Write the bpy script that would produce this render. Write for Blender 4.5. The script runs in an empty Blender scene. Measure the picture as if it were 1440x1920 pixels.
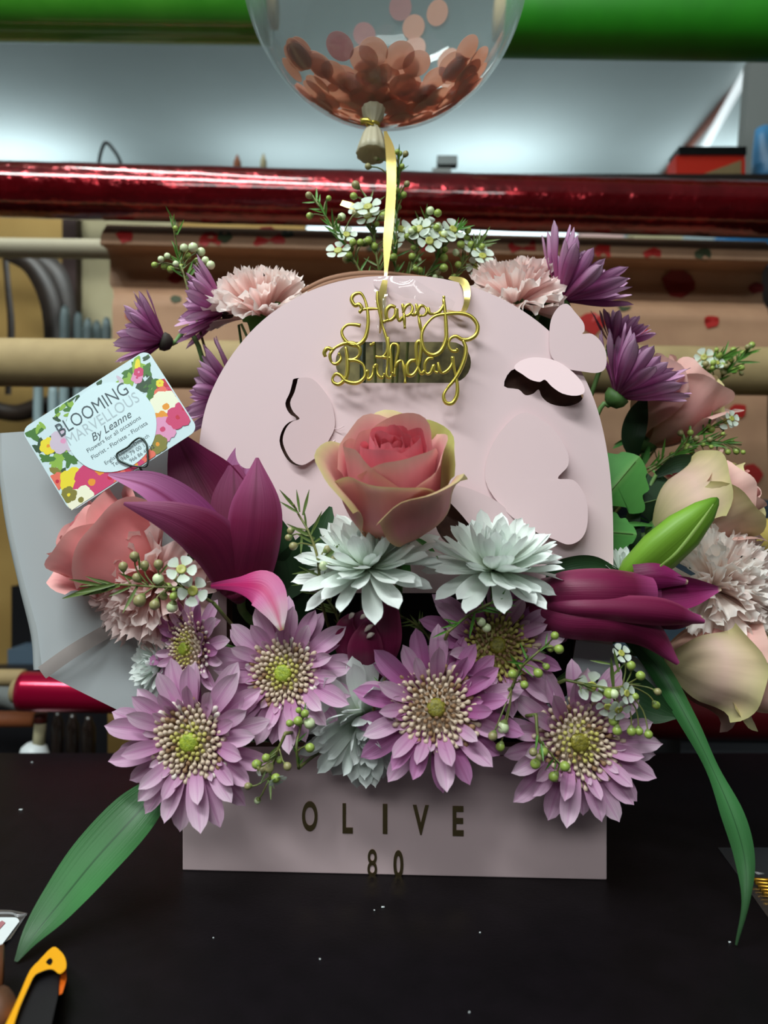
import bpy, math, random
from mathutils import Vector, Matrix, Quaternion
from mathutils.geometry import tessellate_polygon

# ------------------------------------------------------------------ camera, world, lights, exposure
SC = bpy.context.scene
COL = SC.collection
F = 1400.0            # focal length in pixels of the 1440x1920 frame
CH = 0.214            # camera height above the table top (table top is z = 0)
cd = bpy.data.cameras.new('camera'); cam = bpy.data.objects.new('camera', cd); COL.objects.link(cam)
cam.location = (0, 0, CH); cam.rotation_euler = (math.radians(90), 0, 0)
cd.sensor_fit = 'VERTICAL'; cd.sensor_height = 36.0; cd.lens = F / 1920 * 36.0
cd.clip_start = 0.02; cd.clip_end = 50
cd.dof.use_dof = True; cd.dof.focus_distance = 0.425; cd.dof.aperture_fstop = 6.0
SC.camera = cam

world = bpy.data.worlds.new('world'); SC.world = world; world.use_nodes = True
world.node_tree.nodes['Background'].inputs[0].default_value = (0.50, 0.60, 0.62, 1)
world.node_tree.nodes['Background'].inputs[1].default_value = 0.16

def area(name, loc, target, sx, sy, power, col):
    l = bpy.data.lights.new(name, 'AREA'); l.shape = 'RECTANGLE'; l.size = sx; l.size_y = sy
    l.energy = power; l.color = col
    o = bpy.data.objects.new(name, l); COL.objects.link(o); o.location = loc
    o.rotation_euler = (Vector(target) - Vector(loc)).to_track_quat('-Z', 'Y').to_euler()
    return o
# fluorescent ceiling strips of the shop: one to the left in front of the bouquet, one over the rack; the last is an added fill
area('strip_and_fill_light', (-0.50, -0.35, CH + 1.22), (-0.05, 0.50, 0.15), 1.20, 0.16, 24.0, (0.92, 1.0, 0.98))
area('strip_and_fill_light', (-0.48, 0.52, CH + 1.26), (-0.20, 0.75, 0.15), 0.95, 0.07, 7.5, (0.92, 1.0, 0.98))
area('strip_and_fill_light', (-0.20, -1.3, CH + 0.95), (0.0, 0.5, 0.2), 1.20, 0.30, 10.0, (0.93, 1.0, 0.98))  # added fill behind the camera, not a fixture of the shop

SC.view_settings.view_transform = 'Standard'; SC.view_settings.look = 'None'
SC.view_settings.exposure = 0.0; SC.view_settings.gamma = 1.0
try: SC.view_settings.use_curve_mapping = False
except Exception: pass

# ------------------------------------------------------------------ helpers
R = random.Random(7)
def lin(c):
    c /= 255.0
    return c / 12.92 if c <= 0.04045 else ((c + 0.055) / 1.055) ** 2.4
def C(r, g, b): return (lin(r), lin(g), lin(b), 1.0)
def P(px, py, d): return Vector(((px - 720) / F * d, d, CH - (py - 960) / F * d))
def S(px, d): return px / F * d

WM = {}
def link(o, parent=None, M=None):
    COL.objects.link(o)
    if M is None: M = WM[parent.name] if parent else Matrix.Identity(4)
    if parent:
        o.parent = parent
        o.matrix_parent_inverse = Matrix.Identity(4)
        o.matrix_basis = WM[parent.name].inverted() @ M
    else: o.matrix_basis = M
    WM[o.name] = M.copy()
    return o
def tag(o, label=None, cat=None, group=None, kind=None):
    if label: o['label'] = label
    if cat: o['category'] = cat
    if group: o['group'] = group
    if kind: o['kind'] = kind
    return o
def thing(name, label, cat, loc, n=None, roll=0, group=None):
    o = bpy.data.objects.new(name, None); o.empty_display_size = 0.01
    M = Matrix.Translation(Vector(loc))
    if n is not None:
        M = M @ Vector(n).normalized().to_track_quat('Z', 'Y').to_matrix().to_4x4() @ Matrix.Rotation(roll, 4, 'Z')
    link(o, None, M); return tag(o, label, cat, group)
def mk(name, verts, faces, mat, uv=None, smooth=True, mi=None):
    me = bpy.data.meshes.new(name); me.from_pydata([tuple(v) for v in verts], [], faces)
    for m in (mat if isinstance(mat, (list, tuple)) else [mat]): me.materials.append(m)
    if mi: me.polygons.foreach_set('material_index', mi)
    if uv:
        l = me.uv_layers.new(name='UVMap')
        d = []
        for lp in me.loops: d += uv[lp.vertex_index]
        l.data.foreach_set('uv', d)
    if smooth: me.polygons.foreach_set('use_smooth', [True] * len(me.polygons))
    me.update(); return me
def ob(name, me, parent=None, M=None, **k):
    o = bpy.data.objects.new(name, me); link(o, parent, M)
    tag(o, **k); return o
def wob(name, verts, faces, mat, parent=None, uv=None, smooth=True, mi=None, **k):
    """mesh given in world coordinates; stored in the parent's (or its own centre's) frame"""
    if parent: M = WM[parent.name]
    else:
        n = len(verts); c = sum((Vector(v) for v in verts), Vector()) / n
        M = Matrix.Translation(c)
    I = M.inverted()
    me = mk(name, [I @ Vector(v) for v in verts], faces, mat, uv, smooth, mi)
    return ob(name, me, parent, M, **k)
class MB:
    def __init__(s): s.v = []; s.f = []; s.mi = []; s.uv = []
    def add(s, v, f, mi=0, uv=None):
        b = len(s.v); s.v += [Vector(x) for x in v]; s.f += [tuple(i + b for i in q) for q in f]
        s.mi += [mi] * len(f); s.uv += (uv if uv else [(0.5, 0.5)] * len(v))
    def box(s, c, sz, mi=0, M=None):
        c = Vector(c); h = Vector(sz) / 2
        v = [c + Vector((x * h.x, y * h.y, z * h.z)) for z in (-1, 1) for y in (-1, 1) for x in (-1, 1)]
        if M: v = [M @ p for p in v]
        s.add(v, [(0, 2, 3, 1), (4, 5, 7, 6), (0, 1, 5, 4), (2, 6, 7, 3), (0, 4, 6, 2), (1, 3, 7, 5)], mi)
    def tube(s, pts, rad, n=8, mi=0, cap=True, flat=1.0):
        v, f, uv = tubegeo(pts, rad, n, cap, flat); s.add(v, f, mi, uv)
    def build(s, name, mat, parent=None, smooth=True, **k):
        return wob(name, s.v, s.f, mat, parent, s.uv, smooth, s.mi, **k)
def cat(pts, n):
    """catmull-rom resample to n+1 points"""
    pts = [Vector(p) for p in pts]
    if len(pts) == 1: return pts * (n + 1)
    ex = [pts[0] * 2 - pts[1]] + pts + [pts[-1] * 2 - pts[-2]]
    out = []
    m = len(pts) - 1
    for i in range(n + 1):
        t = i / n * m; k = min(int(t), m - 1); t -= k
        a, b, c, d = ex[k:k + 4]
        out.append(0.5 * ((2 * b) + (c - a) * t + (2 * a - 5 * b + 4 * c - d) * t * t + (3 * b - 3 * c + d - a) * t ** 3))
    return out
def sm(vals, n): return [max(0.0, v[0]) for v in cat([(x, 0, 0) for x in vals], n)]
def tubegeo(pts, rad, n=8, cap=True, flat=1.0):
    pts = [Vector(p) for p in pts]
    if not isinstance(rad, (list, tuple)): rad = [rad] * len(pts)
    v = []; f = []; uv = []; up = None
    for i, p in enumerate(pts):
        t = (pts[min(i + 1, len(pts) - 1)] - pts[max(i - 1, 0)])
        t = t.normalized() if t.length > 1e-9 else Vector((0, 0, 1))
        if up is None: up = t.orthogonal().normalized()
        up = (up - t * up.dot(t)); up = up.normalized() if up.length > 1e-6 else t.orthogonal().normalized()
        sd = t.cross(up)
        for k in range(n):
            a = 2 * math.pi * k / n
            v.append(p + (up * math.cos(a) + sd * math.sin(a)) * rad[i]); uv.append((k / n, i / max(1, len(pts) - 1)))
    for i in range(len(pts) - 1):
        for k in range(n):
            f.append((i * n + k, i * n + (k + 1) % n, (i + 1) * n + (k + 1) % n, (i + 1) * n + k))
    if cap:
        f.append(tuple(range(n))[::-1]); f.append(tuple((len(pts) - 1) * n + k for k in range(n)))
    return v, f, uv
def grid(nu, nv, fn):
    v = []; uv = []; f = []
    for j in range(nv + 1):
        for i in range(nu + 1):
            v.append(Vector(fn(i / nu, j / nv))); uv.append((i / nu, j / nv))
    for j in range(nv):
        for i in range(nu):
            a = j * (nu + 1) + i; f.append((a, a + 1, a + nu + 2, a + nu + 1))
    return v, f, uv
def bladegeo(pts, hw, up, cup=0, nu=8, ns=18, ruff=0, ph=0, fr=9, roll=0):
    """curved strip: a petal, leaf or ribbon. pts world, hw half widths in metres"""
    c = cat(pts, ns); w = sm(hw, ns); v = []; uv = []; f = []
    for j, p in enumerate(c):
        t = (c[min(j + 1, ns)] - c[max(j - 1, 0)]).normalized()
        u = Vector(up)
        sd = t.cross(u)
        sd = sd.normalized() if sd.length > 1e-6 else t.orthogonal().normalized()
        n = sd.cross(t)
        if roll:
            q = Quaternion(t, roll * j / ns); sd = q @ sd; n = q @ n
        for i in range(nu + 1):
            s = 2 * i / nu - 1
            z = cup * w[j] * s * s + ruff * max(hw) * math.sin(ph + fr * j / ns * (1.3 if s > 0 else 1) + s) * abs(s) ** 2 * min(1, j / ns * 3)
            v.append(p + sd * (s * w[j]) + n * z); uv.append((i / nu, j / ns))
    for j in range(ns):
        for i in range(nu):
            a = j * (nu + 1) + i; f.append((a, a + 1, a + nu + 2, a + nu + 1))
    return v, f, uv
CAMUP = (0, -1, 0)
def pblade(name, pxs, hw, mat, parent=None, up=CAMUP, **k):
    """blade along image points (px, py, depth); half widths in px"""
    kk = {x: k.pop(x) for x in ('label', 'cat', 'group', 'kind') if x in k}
    pts = [P(*p) for p in pxs]
    # widths in px at every control point
    h = [S(w, p[2]) for w, p in zip(hw, pxs)]
    v, f, uv = bladegeo(pts, h, up, **k)
    return wob(name, v, f, mat, parent, uv, **kk)
def lathe(prof, n=24, M=None, cap=True, lobes=0, amp=0):
    """profile [(r, z)...] about z"""
    v = []; f = []; uv = []
    for j, (r, z) in enumerate(prof):
        for k in range(n):
            a = 2 * math.pi * k / n
            rr = r * (1 + amp * math.cos(lobes * a))
            p = Vector((rr * math.cos(a), rr * math.sin(a), z)); v.append(M @ p if M else p); uv.append((k / n, j / (len(prof) - 1)))
    for j in range(len(prof) - 1):
        for k in range(n): f.append((j * n + k, j * n + (k + 1) % n, (j + 1) * n + (k + 1) % n, (j + 1) * n + k))
    if cap: f.append(tuple(range(n))[::-1]); f.append(tuple((len(prof) - 1) * n + k for k in range(n)))
    return v, f, uv
def sheet(outer, holes, mapf, thick, smooth=False):
    """flat cut shape: outline and holes in 2D, mapf(x, y, off) to the world, with thickness"""
    loops = [outer] + holes
    tri = tessellate_polygon([[Vector((x, y, 0)) for x, y in l] for l in loops])
    flat = [p for l in loops for p in l]; n = len(flat)
    v = [mapf(x, y, thick) for x, y in flat] + [mapf(x, y, 0) for x, y in flat]
    f = []
    for t in tri: f.append(tuple(t)); f.append(tuple(i + n for i in reversed(t)))
    b = 0
    for l in loops:
        m = len(l)
        for i in range(m):
            j = (i + 1) % m; f.append((b + i, b + j, n + b + j, n + b + i))
        b += m
    return v, f
def closed(pts, k=5):
    n = len(pts); out = []
    for i in range(n):
        a, b, c, d = [Vector((*pts[(i + q) % n], 0)) for q in (-1, 0, 1, 2)]
        for s in range(k):
            t = s / k
            p = 0.5 * ((2 * b) + (c - a) * t + (2 * a - 5 * b + 4 * c - d) * t * t + (3 * b - 3 * c + d - a) * t ** 3)
            out.append((p.x, p.y))
    return out
def rrect(x0, y0, x1, y1, r, k=6):
    o = []
    for cx, cy, a0 in ((x1 - r, y0 + r, -90), (x1 - r, y1 - r, 0), (x0 + r, y1 - r, 90), (x0 + r, y0 + r, 180)):
        for i in range(k + 1):
            a = math.radians(a0 + 90 * i / k); o.append((cx + r * math.cos(a), cy + r * math.sin(a)))
    return o

# ------------------------------------------------------------------ materials
def mat(name, col, rough=0.6, metal=0.0, spec=0.5, noise=None, bump=0.0, bscale=200, bdist=0.001, transl=0.0, coat=0.0, alpha=1.0):
    m = bpy.data.materials.new(name); m.use_nodes = True; nt = m.node_tree; b = nt.nodes['Principled BSDF']
    b.inputs['Base Color'].default_value = col; b.inputs['Roughness'].default_value = rough
    b.inputs['Metallic'].default_value = metal; b.inputs['Specular IOR Level'].default_value = spec
    b.inputs['Coat Weight'].default_value = coat; b.inputs['Alpha'].default_value = alpha
    tc = nt.nodes.new('ShaderNodeTexCoord')
    if noise:
        c2, sc = noise
        nz = nt.nodes.new('ShaderNodeTexNoise'); nz.inputs['Scale'].default_value = sc; nz.inputs['Detail'].default_value = 4
        nt.links.new(tc.outputs['Object'], nz.inputs['Vector'])
        rp = nt.nodes.new('ShaderNodeValToRGB'); rp.color_ramp.elements[0].position = .35; rp.color_ramp.elements[1].position = .65
        rp.color_ramp.elements[0].color = col; rp.color_ramp.elements[1].color = c2
        nt.links.new(nz.outputs['Fac'], rp.inputs[0]); nt.links.new(rp.outputs[0], b.inputs['Base Color'])
    if bump:
        nz = nt.nodes.new('ShaderNodeTexNoise'); nz.inputs['Scale'].default_value = bscale; nz.inputs['Detail'].default_value = 3
        nt.links.new(tc.outputs['Object'], nz.inputs['Vector'])
        bp = nt.nodes.new('ShaderNodeBump'); bp.inputs['Strength'].default_value = bump; bp.inputs['Distance'].default_value = bdist
        nt.links.new(nz.outputs['Fac'], bp.inputs['Height']); nt.links.new(bp.outputs[0], b.inputs['Normal'])
    if transl:
        out = nt.nodes['Material Output']; tr = nt.nodes.new('ShaderNodeBsdfTranslucent'); tr.inputs[0].default_value = col
        mx = nt.nodes.new('ShaderNodeMixShader'); mx.inputs[0].default_value = transl
        nt.links.new(b.outputs[0], mx.inputs[1]); nt.links.new(tr.outputs[0], mx.inputs[2]); nt.links.new(mx.outputs[0], out.inputs[0])
    return m
def pmat(name, stops, mid=None, vein=26, vamt=0.22, rough=0.55, transl=0.25, spec=0.3, edge=None):
    """petal / leaf colour running from base to tip (UV v), midrib and fine lengthwise veins (UV u)"""
    m = bpy.data.materials.new(name); m.use_nodes = True; nt = m.node_tree; N = nt.nodes; L = nt.links
    b = N['Principled BSDF']; b.inputs['Roughness'].default_value = rough; b.inputs['Specular IOR Level'].default_value = spec
    uv = N.new('ShaderNodeUVMap'); sp = N.new('ShaderNodeSeparateXYZ'); L.new(uv.outputs[0], sp.inputs[0])
    rp = N.new('ShaderNodeValToRGB'); L.new(sp.outputs[1], rp.inputs[0])
    while len(rp.color_ramp.elements) < len(stops): rp.color_ramp.elements.new(0.5)
    for e, (p, c) in zip(rp.color_ramp.elements, stops): e.position = p; e.color = c
    col = rp.outputs[0]
    def mixc(fac, c1, c2):
        x = N.new('ShaderNodeMix'); x.data_type = 'RGBA'
        if isinstance(fac, float): x.inputs[0].default_value = fac
        else: L.new(fac, x.inputs[0])
        L.new(c1, x.inputs[6])
        if isinstance(c2, tuple): x.inputs[7].default_value = c2
        else: L.new(c2, x.inputs[7])
        return x.outputs[2]
    def mth(op, a, v, cl=False):
        x = N.new('ShaderNodeMath'); x.operation = op; x.use_clamp = cl
        L.new(a, x.inputs[0])
        if isinstance(v, (int, float)): x.inputs[1].default_value = v
        else: L.new(v, x.inputs[1])
        return x.outputs[0]
    ctr = mth('ABSOLUTE', mth('SUBTRACT', sp.outputs[0], 0.5), 0)
    if mid:
        fac = mth('SUBTRACT', mth('MULTIPLY', ctr, -1.0), -mid[1]); fac = mth('MULTIPLY', fac, mid[2] / mid[1], True)
        col = mixc(fac, col, mid[0])
    if edge:
        fac = mth('MULTIPLY', mth('SUBTRACT', ctr, 0.5 - edge[1]), edge[2] / edge[1], True)
        col = mixc(fac, col, edge[0])
    mp = N.new('ShaderNodeMapping'); mp.inputs['Scale'].default_value = (vein, 1.6, 1); L.new(uv.outputs[0], mp.inputs[0])
    nz = N.new('ShaderNodeTexNoise'); nz.inputs['Scale'].default_value = 1.0; nz.inputs['Detail'].default_value = 2; L.new(mp.outputs[0], nz.inputs[0])
    hs = N.new('ShaderNodeHueSaturation'); L.new(col, hs.inputs['Color'])
    L.new(mth('ADD', mth('MULTIPLY', nz.outputs[0], vamt * 2), 1.0 - vamt), hs.inputs['Value'])
    col = hs.outputs[0]; L.new(col, b.inputs['Base Color'])
    bp = N.new('ShaderNodeBump'); bp.inputs['Strength'].default_value = 0.35; bp.inputs['Distance'].default_value = 0.0006
    L.new(nz.outputs[0], bp.inputs['Height']); L.new(bp.outputs[0], b.inputs['Normal'])
    if transl:
        tr = N.new('ShaderNodeBsdfTranslucent'); L.new(col, tr.inputs[0])
        mx = N.new('ShaderNodeMixShader'); mx.inputs[0].default_value = transl
        L.new(b.outputs[0], mx.inputs[1]); L.new(tr.outputs[0], mx.inputs[2]); L.new(mx.outputs[0], N['Material Output'].inputs[0])
    return m
def film(name, tint, opac, rough=0.1, haze=(1, 1, 1, 1), gloss=0.25, gcol=(1, 1, 1, 1)):
    """thin clear or milky plastic film"""
    m = bpy.data.materials.new(name); m.use_nodes = True; nt = m.node_tree; N = nt.nodes; L = nt.links
    N.remove(N['Principled BSDF'])
    tr = N.new('ShaderNodeBsdfTransparent'); tr.inputs[0].default_value = tint
    df = N.new('ShaderNodeBsdfDiffuse'); df.inputs[0].default_value = haze
    tl = N.new('ShaderNodeBsdfTranslucent'); tl.inputs[0].default_value = haze
    dm = N.new('ShaderNodeMixShader'); L.new(df.outputs[0], dm.inputs[1]); L.new(tl.outputs[0], dm.inputs[2])
    gl = N.new('ShaderNodeBsdfGlossy'); gl.inputs['Roughness'].default_value = rough; gl.inputs[0].default_value = gcol
    lw = N.new('ShaderNodeLayerWeight'); lw.inputs[0].default_value = 0.12
    m1 = N.new('ShaderNodeMixShader'); m1.inputs[0].default_value = opac
    L.new(tr.outputs[0], m1.inputs[1]); L.new(dm.outputs[0], m1.inputs[2])
    ma = N.new('ShaderNodeMath'); ma.operation = 'MULTIPLY_ADD'; ma.inputs[1].default_value = gloss; ma.inputs[2].default_value = 0.03
    L.new(lw.outputs['Fresnel'], ma.inputs[0])
    m2 = N.new('ShaderNodeMixShader'); L.new(ma.outputs[0], m2.inputs[0]); L.new(m1.outputs[0], m2.inputs[1]); L.new(gl.outputs[0], m2.inputs[2])
    L.new(m2.outputs[0], N['Material Output'].inputs[0])
    return m

M_TABLE = mat('black_laminate', C(12, 9, 12), 0.45, noise=(C(16, 12, 16), 60), bump=0.08, bscale=500, spec=0.14)
M_PINK = mat('pink_card', C(231, 204, 208), 0.62, spec=0.3)
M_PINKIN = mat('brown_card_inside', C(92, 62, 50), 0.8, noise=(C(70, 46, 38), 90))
M_KRAFTIN = mat('khaki_liner', C(150, 138, 92), 0.8, noise=(C(70, 62, 38), 70))
M_WING = mat('pink_card_wing', C(228, 200, 204), 0.55, spec=0.35)
M_FOAM = mat('floral_foam', C(22, 40, 24), 0.95, bump=0.4, bscale=600)
M_MIRGOLD = mat('mirror_gold', C(150, 130, 92), 0.12, metal=1.0)
M_GOLD = mat('gold_acrylic', C(205, 186, 84), 0.28, metal=0.75)
M_RIBBON = mat('gold_ribbon', C(214, 190, 112), 0.25, metal=0.7, transl=0.0)
M_STEM = mat('green_stem', C(84, 122, 62), 0.5, noise=(C(104, 140, 78), 150))
M_STEMD = mat('dark_stem', C(44, 60, 34), 0.6, noise=(C(70, 78, 44), 150))
M_WSTEM = mat('waxflower_stem', C(92, 108, 52), 0.5, noise=(C(122, 118, 66), 200))
M_NEEDLE = mat('waxflower_needle', C(84, 108, 50), 0.45, noise=(C(110, 128, 66), 150))
M_NEEDLEG = mat('fresh_green_needle', C(96, 150, 60), 0.45, noise=(C(70, 122, 44), 150))
M_BUDT = mat('tan_bud', C(166, 158, 112), 0.38, noise=(C(136, 130, 84), 180))
M_BUDW = mat('cream_bud', C(222, 232, 190), 0.32, noise=(C(206, 222, 170), 180))
M_BUDG = mat('green_bud', C(166, 186, 92), 0.35, noise=(C(138, 160, 70), 180))
M_BUDC = mat('bud_cup', C(112, 126, 66), 0.5)
M_WAXP = pmat('waxflower_petal', [(0, C(206, 222, 196)), (1, C(236, 244, 236))], vamt=0.05)
M_WAXC = mat('waxflower_centre', C(196, 196, 96), 0.4, noise=(C(140, 140, 60), 500))

# lilac chrysanthemums, purple-backed ones, white ones
M_MUM = [pmat('lilac_petal', [(0, C(150, 70, 130)), (.35, C(194, 130, 176)), (1, C(222, 184, 210))], mid=(C(170, 92, 150), .10, .5), vein=20),
         pmat('pale_lilac_petal', [(0, C(160, 84, 142)), (.4, C(206, 150, 190)), (1, C(230, 202, 220))], mid=(C(180, 110, 164), .10, .45), vein=20)]
M_MUMD = [pmat('rose_purple_petal', [(0, C(120, 44, 98)), (.5, C(172, 96, 152)), (1, C(206, 146, 192))], mid=(C(150, 66, 122), .12, .5), vein=20)]
M_PUR = [pmat('purple_petal', [(0, C(150, 52, 112)), (.5, C(186, 104, 160)), (1, C(226, 188, 218))], mid=(C(196, 140, 190), .14, .5), edge=(C(112, 40, 96), .14, .8), vein=14),
         pmat('violet_petal', [(0, C(142, 48, 106)), (.6, C(174, 92, 148)), (1, C(216, 172, 208))], mid=(C(180, 120, 174), .12, .5), edge=(C(104, 34, 88), .14, .8), vein=14)]
M_WHT = [pmat('white_petal', [(0, C(206, 222, 190)), (.4, C(232, 242, 232)), (1, C(242, 248, 246))], vein=12, vamt=.05),
         pmat('soft_white_petal', [(0, C(214, 230, 196)), (.3, C(238, 246, 238)), (1, C(246, 250, 248))], vein=12, vamt=.05)]
M_FLO = [mat('cream_floret', C(212, 190, 168), 0.5), mat('yellow_floret', C(196, 186, 104), 0.5), mat('brown_floret', C(150, 116, 84), 0.6), mat('white_floret', C(232, 220, 212), 0.5)]
M_EYE = mat('green_yellow_eye', C(176, 190, 60), 0.5, noise=(C(130, 150, 44), 600), bump=.5, bscale=900)
M_EYED = mat('olive_eye', C(150, 140, 48), 0.5, noise=(C(104, 98, 30), 600), bump=.5, bscale=900)
M_CARN = [pmat('carnation_petal', [(0, C(236, 176, 170)), (.6, C(250, 214, 208)), (1, C(255, 238, 234))], vein=30, vamt=.05, transl=.42),
          pmat('pale_carnation_petal', [(0, C(236, 194, 186)), (.6, C(250, 226, 220)), (1, C(255, 244, 240))], vein=30, vamt=.05, transl=.42),
          pmat('cream_carnation_petal', [(0, C(244, 220, 210)), (.6, C(252, 240, 232)), (1, C(255, 250, 246))], vein=30, vamt=.05, transl=.42),
          pmat('pink_carnation_petal', [(0, C(240, 150, 144)), (.5, C(250, 196, 190)), (1, C(255, 230, 226))], vein=30, vamt=.05, transl=.42)]
M_ROSE = [pmat('rose_heart', [(0, C(196, 52, 80)), (.6, C(222, 80, 110)), (1, C(236, 134, 146))], vein=10, vamt=.08),
          pmat('rose_middle', [(0, C(214, 84, 112)), (.55, C(228, 128, 146)), (.85, C(234, 160, 166)), (1, C(232, 184, 172))], vein=10, vamt=.08),
          pmat('rose_outer', [(0, C(206, 150, 118)), (.5, C(222, 142, 146)), (.85, C(228, 168, 158)), (1, C(208, 192, 136))], vein=10, vamt=.1, edge=(C(206, 188, 124), .12, .6)),
          pmat('rose_green_outer', [(0, C(168, 160, 96)), (.5, C(196, 176, 122)), (1, C(186, 186, 108))], vein=10, vamt=.14)]
M_SALM = [pmat('salmon_rose_heart', [(0, C(206, 92, 100)), (1, C(236, 142, 148))], vein=8, vamt=.07),
          pmat('salmon_rose_petal', [(0, C(222, 136, 134)), (.8, C(240, 154, 156)), (1, C(244, 182, 178))], vein=8, vamt=.07)]
M_PEACH = [pmat('peach_rose_heart', [(0, C(222, 120, 120)), (1, C(236, 160, 154))], vein=8, vamt=.08),
           pmat('peach_rose_petal', [(0, C(220, 176, 150)), (.6, C(240, 178, 176)), (1, C(238, 194, 184))], vein=8, vamt=.08),
           pmat('pale_green_rose_petal', [(0, C(196, 190, 130)), (.6, C(236, 202, 184)), (1, C(218, 206, 150))], vein=8, vamt=.12, edge=(C(204, 198, 132), .10, .5))]
M_LILY_IN = pmat('lily_inner_wine', [(0, C(66, 10, 36)), (.5, C(104, 22, 60)), (1, C(130, 44, 92))], mid=(C(84, 12, 44), .06, .7), vein=34, vamt=.14, rough=.5, transl=.12)
M_LILY_OUT = pmat('lily_outer_wine', [(0, C(100, 24, 54)), (.5, C(116, 32, 68)), (1, C(158, 80, 122))], mid=(C(100, 22, 58), .08, .6), edge=(C(160, 80, 124), .1, .5), vein=30, vamt=.16, rough=.42, transl=.12)
M_LILY_LIL = pmat('lily_lilac_face', [(0, C(110, 30, 76)), (.4, C(150, 66, 122)), (1, C(196, 130, 176))], mid=(C(120, 30, 76), .10, .8), vein=30, vamt=.16, rough=.42, transl=.12)
M_LILY_DROP = pmat('lily_drooping_pink', [(0, C(130, 36, 84)), (.35, C(206, 60, 130)), (.65, C(220, 128, 176)), (.93, C(240, 214, 222)), (1, C(150, 130, 70))], mid=(C(206, 30, 104), .22, .7), vein=20, vamt=.1, rough=.45)
M_LILY_BUD = pmat('closed_lily_wine', [(0, C(140, 50, 92)), (.4, C(120, 30, 70)), (.85, C(104, 22, 58)), (1, C(150, 60, 110))], edge=(C(150, 66, 98), .12, .6), vein=44, vamt=.22, rough=.42, transl=.05)
M_LILY_TIP = pmat('lily_tip_magenta', [(0, C(92, 16, 56)), (.7, C(140, 38, 96)), (.95, C(164, 70, 128)), (1, C(214, 200, 160))], mid=(C(100, 16, 56), .08, .6), vein=30, vamt=.15, rough=.4, transl=.1)
M_GBUD = pmat('green_lily_bud', [(0, C(104, 146, 44)), (.6, C(122, 168, 54)), (1, C(70, 112, 24))], vein=24, vamt=.12, rough=.4, transl=.05)
M_LEAF = pmat('long_green_leaf', [(0, C(40, 84, 40)), (.5, C(66, 124, 70)), (1, C(42, 70, 42))], mid=(C(28, 66, 34), .035, .9), vein=26, vamt=.16, rough=.4, transl=.1)
M_LEAFB = pmat('bright_leaf', [(0, C(60, 120, 50)), (1, C(96, 168, 84))], mid=(C(130, 180, 100), .04, .5), vein=12, vamt=.15, transl=.2)
M_LEAFD = pmat('deep_leaf', [(0, C(18, 40, 20)), (1, C(34, 68, 34))], mid=(C(20, 50, 24), .05, .6), vein=12, vamt=.2, transl=.1)
M_CALYX = mat('green_calyx', C(72, 108, 52), 0.6, bump=.3)
M_CALYXD = mat('dark_calyx', C(52, 46, 38), 0.7, bump=.3)

M_BLACK = mat('black_plastic', C(14, 13, 18), 0.45)
M_KRAFT = mat('kraft_paper', C(164, 142, 100), 0.75, noise=(C(154, 132, 92), 40), bump=.05)
M_KRAFTR = mat('brown_floral_paper', C(176, 136, 106), 0.7, noise=(C(166, 126, 98), 30), bump=.05)
M_RED = mat('red_foil', C(128, 10, 22), 0.17, metal=0.7, noise=(C(104, 6, 16), 25), bump=1.0, bscale=38, bdist=.004, coat=1.0)
M_CRIM = mat('crimson_foil', C(178, 8, 58), 0.22, metal=0.6, coat=.4)
M_CRIM2 = mat('dark_red_film', C(92, 12, 20), 0.35, metal=0.3)
M_GREEN1 = mat('green_film', C(44, 118, 22), 0.32, noise=(C(62, 134, 34), 12), bump=0.6, bscale=30, coat=.5)
M_GREEN2 = mat('green_paper', C(34, 132, 10), 0.5, noise=(C(30, 120, 10), 20))
M_WALL = mat('grey_plaster', C(186, 196, 196), 0.85, noise=(C(176, 186, 188), 2), bump=.1)
M_CEIL = mat('white_ceiling', C(196, 206, 206), 0.85, noise=(C(184, 194, 194), 1.5))
M_TAN = mat('tan_board', C(172, 140, 78), 0.8, noise=(C(160, 126, 66), 8))
M_CREAM = mat('cream_board', C(196, 186, 150), 0.8, noise=(C(180, 170, 134), 12))
M_BROWN = mat('dark_brown_board', C(40, 26, 20), 0.7, noise=(C(30, 19, 15), 12))
M_STRAP = mat('dark_leather', C(52, 40, 32), 0.4, noise=(C(34, 26, 22), 30))
M_BLUEROD = mat('grey_blue_rod', C(140, 160, 164), 0.45)
M_WHITE = mat('white_plastic', C(222, 228, 230), 0.4)
M_ORANGE = mat('orange_red_card', C(226, 44, 18), 0.5)
M_BLUE = mat('blue_plastic', C(70, 130, 176), 0.4)
M_SLATE = mat('slate_blue', C(70, 88, 104), 0.6)
M_GREY = mat('grey_card', C(110, 114, 112), 0.7)
M_RUST = mat('rust_roll', C(150, 84, 48), 0.6)

# ------------------------------------------------------------------ the room
def boxobj(name, x0, x1, y0, y1, z0, z1, m, parent=None, smooth=False, **k):
    b = MB(); b.box(((x0 + x1) / 2, (y0 + y1) / 2, (z0 + z1) / 2), (x1 - x0, y1 - y0, z1 - z0)); return b.build(name, m, parent, smooth, **k)
FLOOR = -0.76
boxobj('floor', -2.2, 2.2, -2.2, 3.1, FLOOR - .05, FLOOR, mat('grey_floor', C(96, 92, 88), .6, noise=(C(80, 78, 76), 6)), kind='structure')
boxobj('ceiling', -2.2, 2.2, -2.2, 3.1, CH + 1.30, CH + 1.35, M_CEIL, kind='structure')
boxobj('wall_back', -2.2, 2.2, 3.0, 3.1, FLOOR, CH + 1.30, M_WALL, kind='structure')
boxobj('wall_left', -2.25, -2.2, -2.2, 3.1, FLOOR, CH + 1.30, M_WALL, kind='structure')
boxobj('wall_right', 2.2, 2.25, -2.2, 3.1, FLOOR, CH + 1.30, M_WALL, kind='structure')
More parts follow.
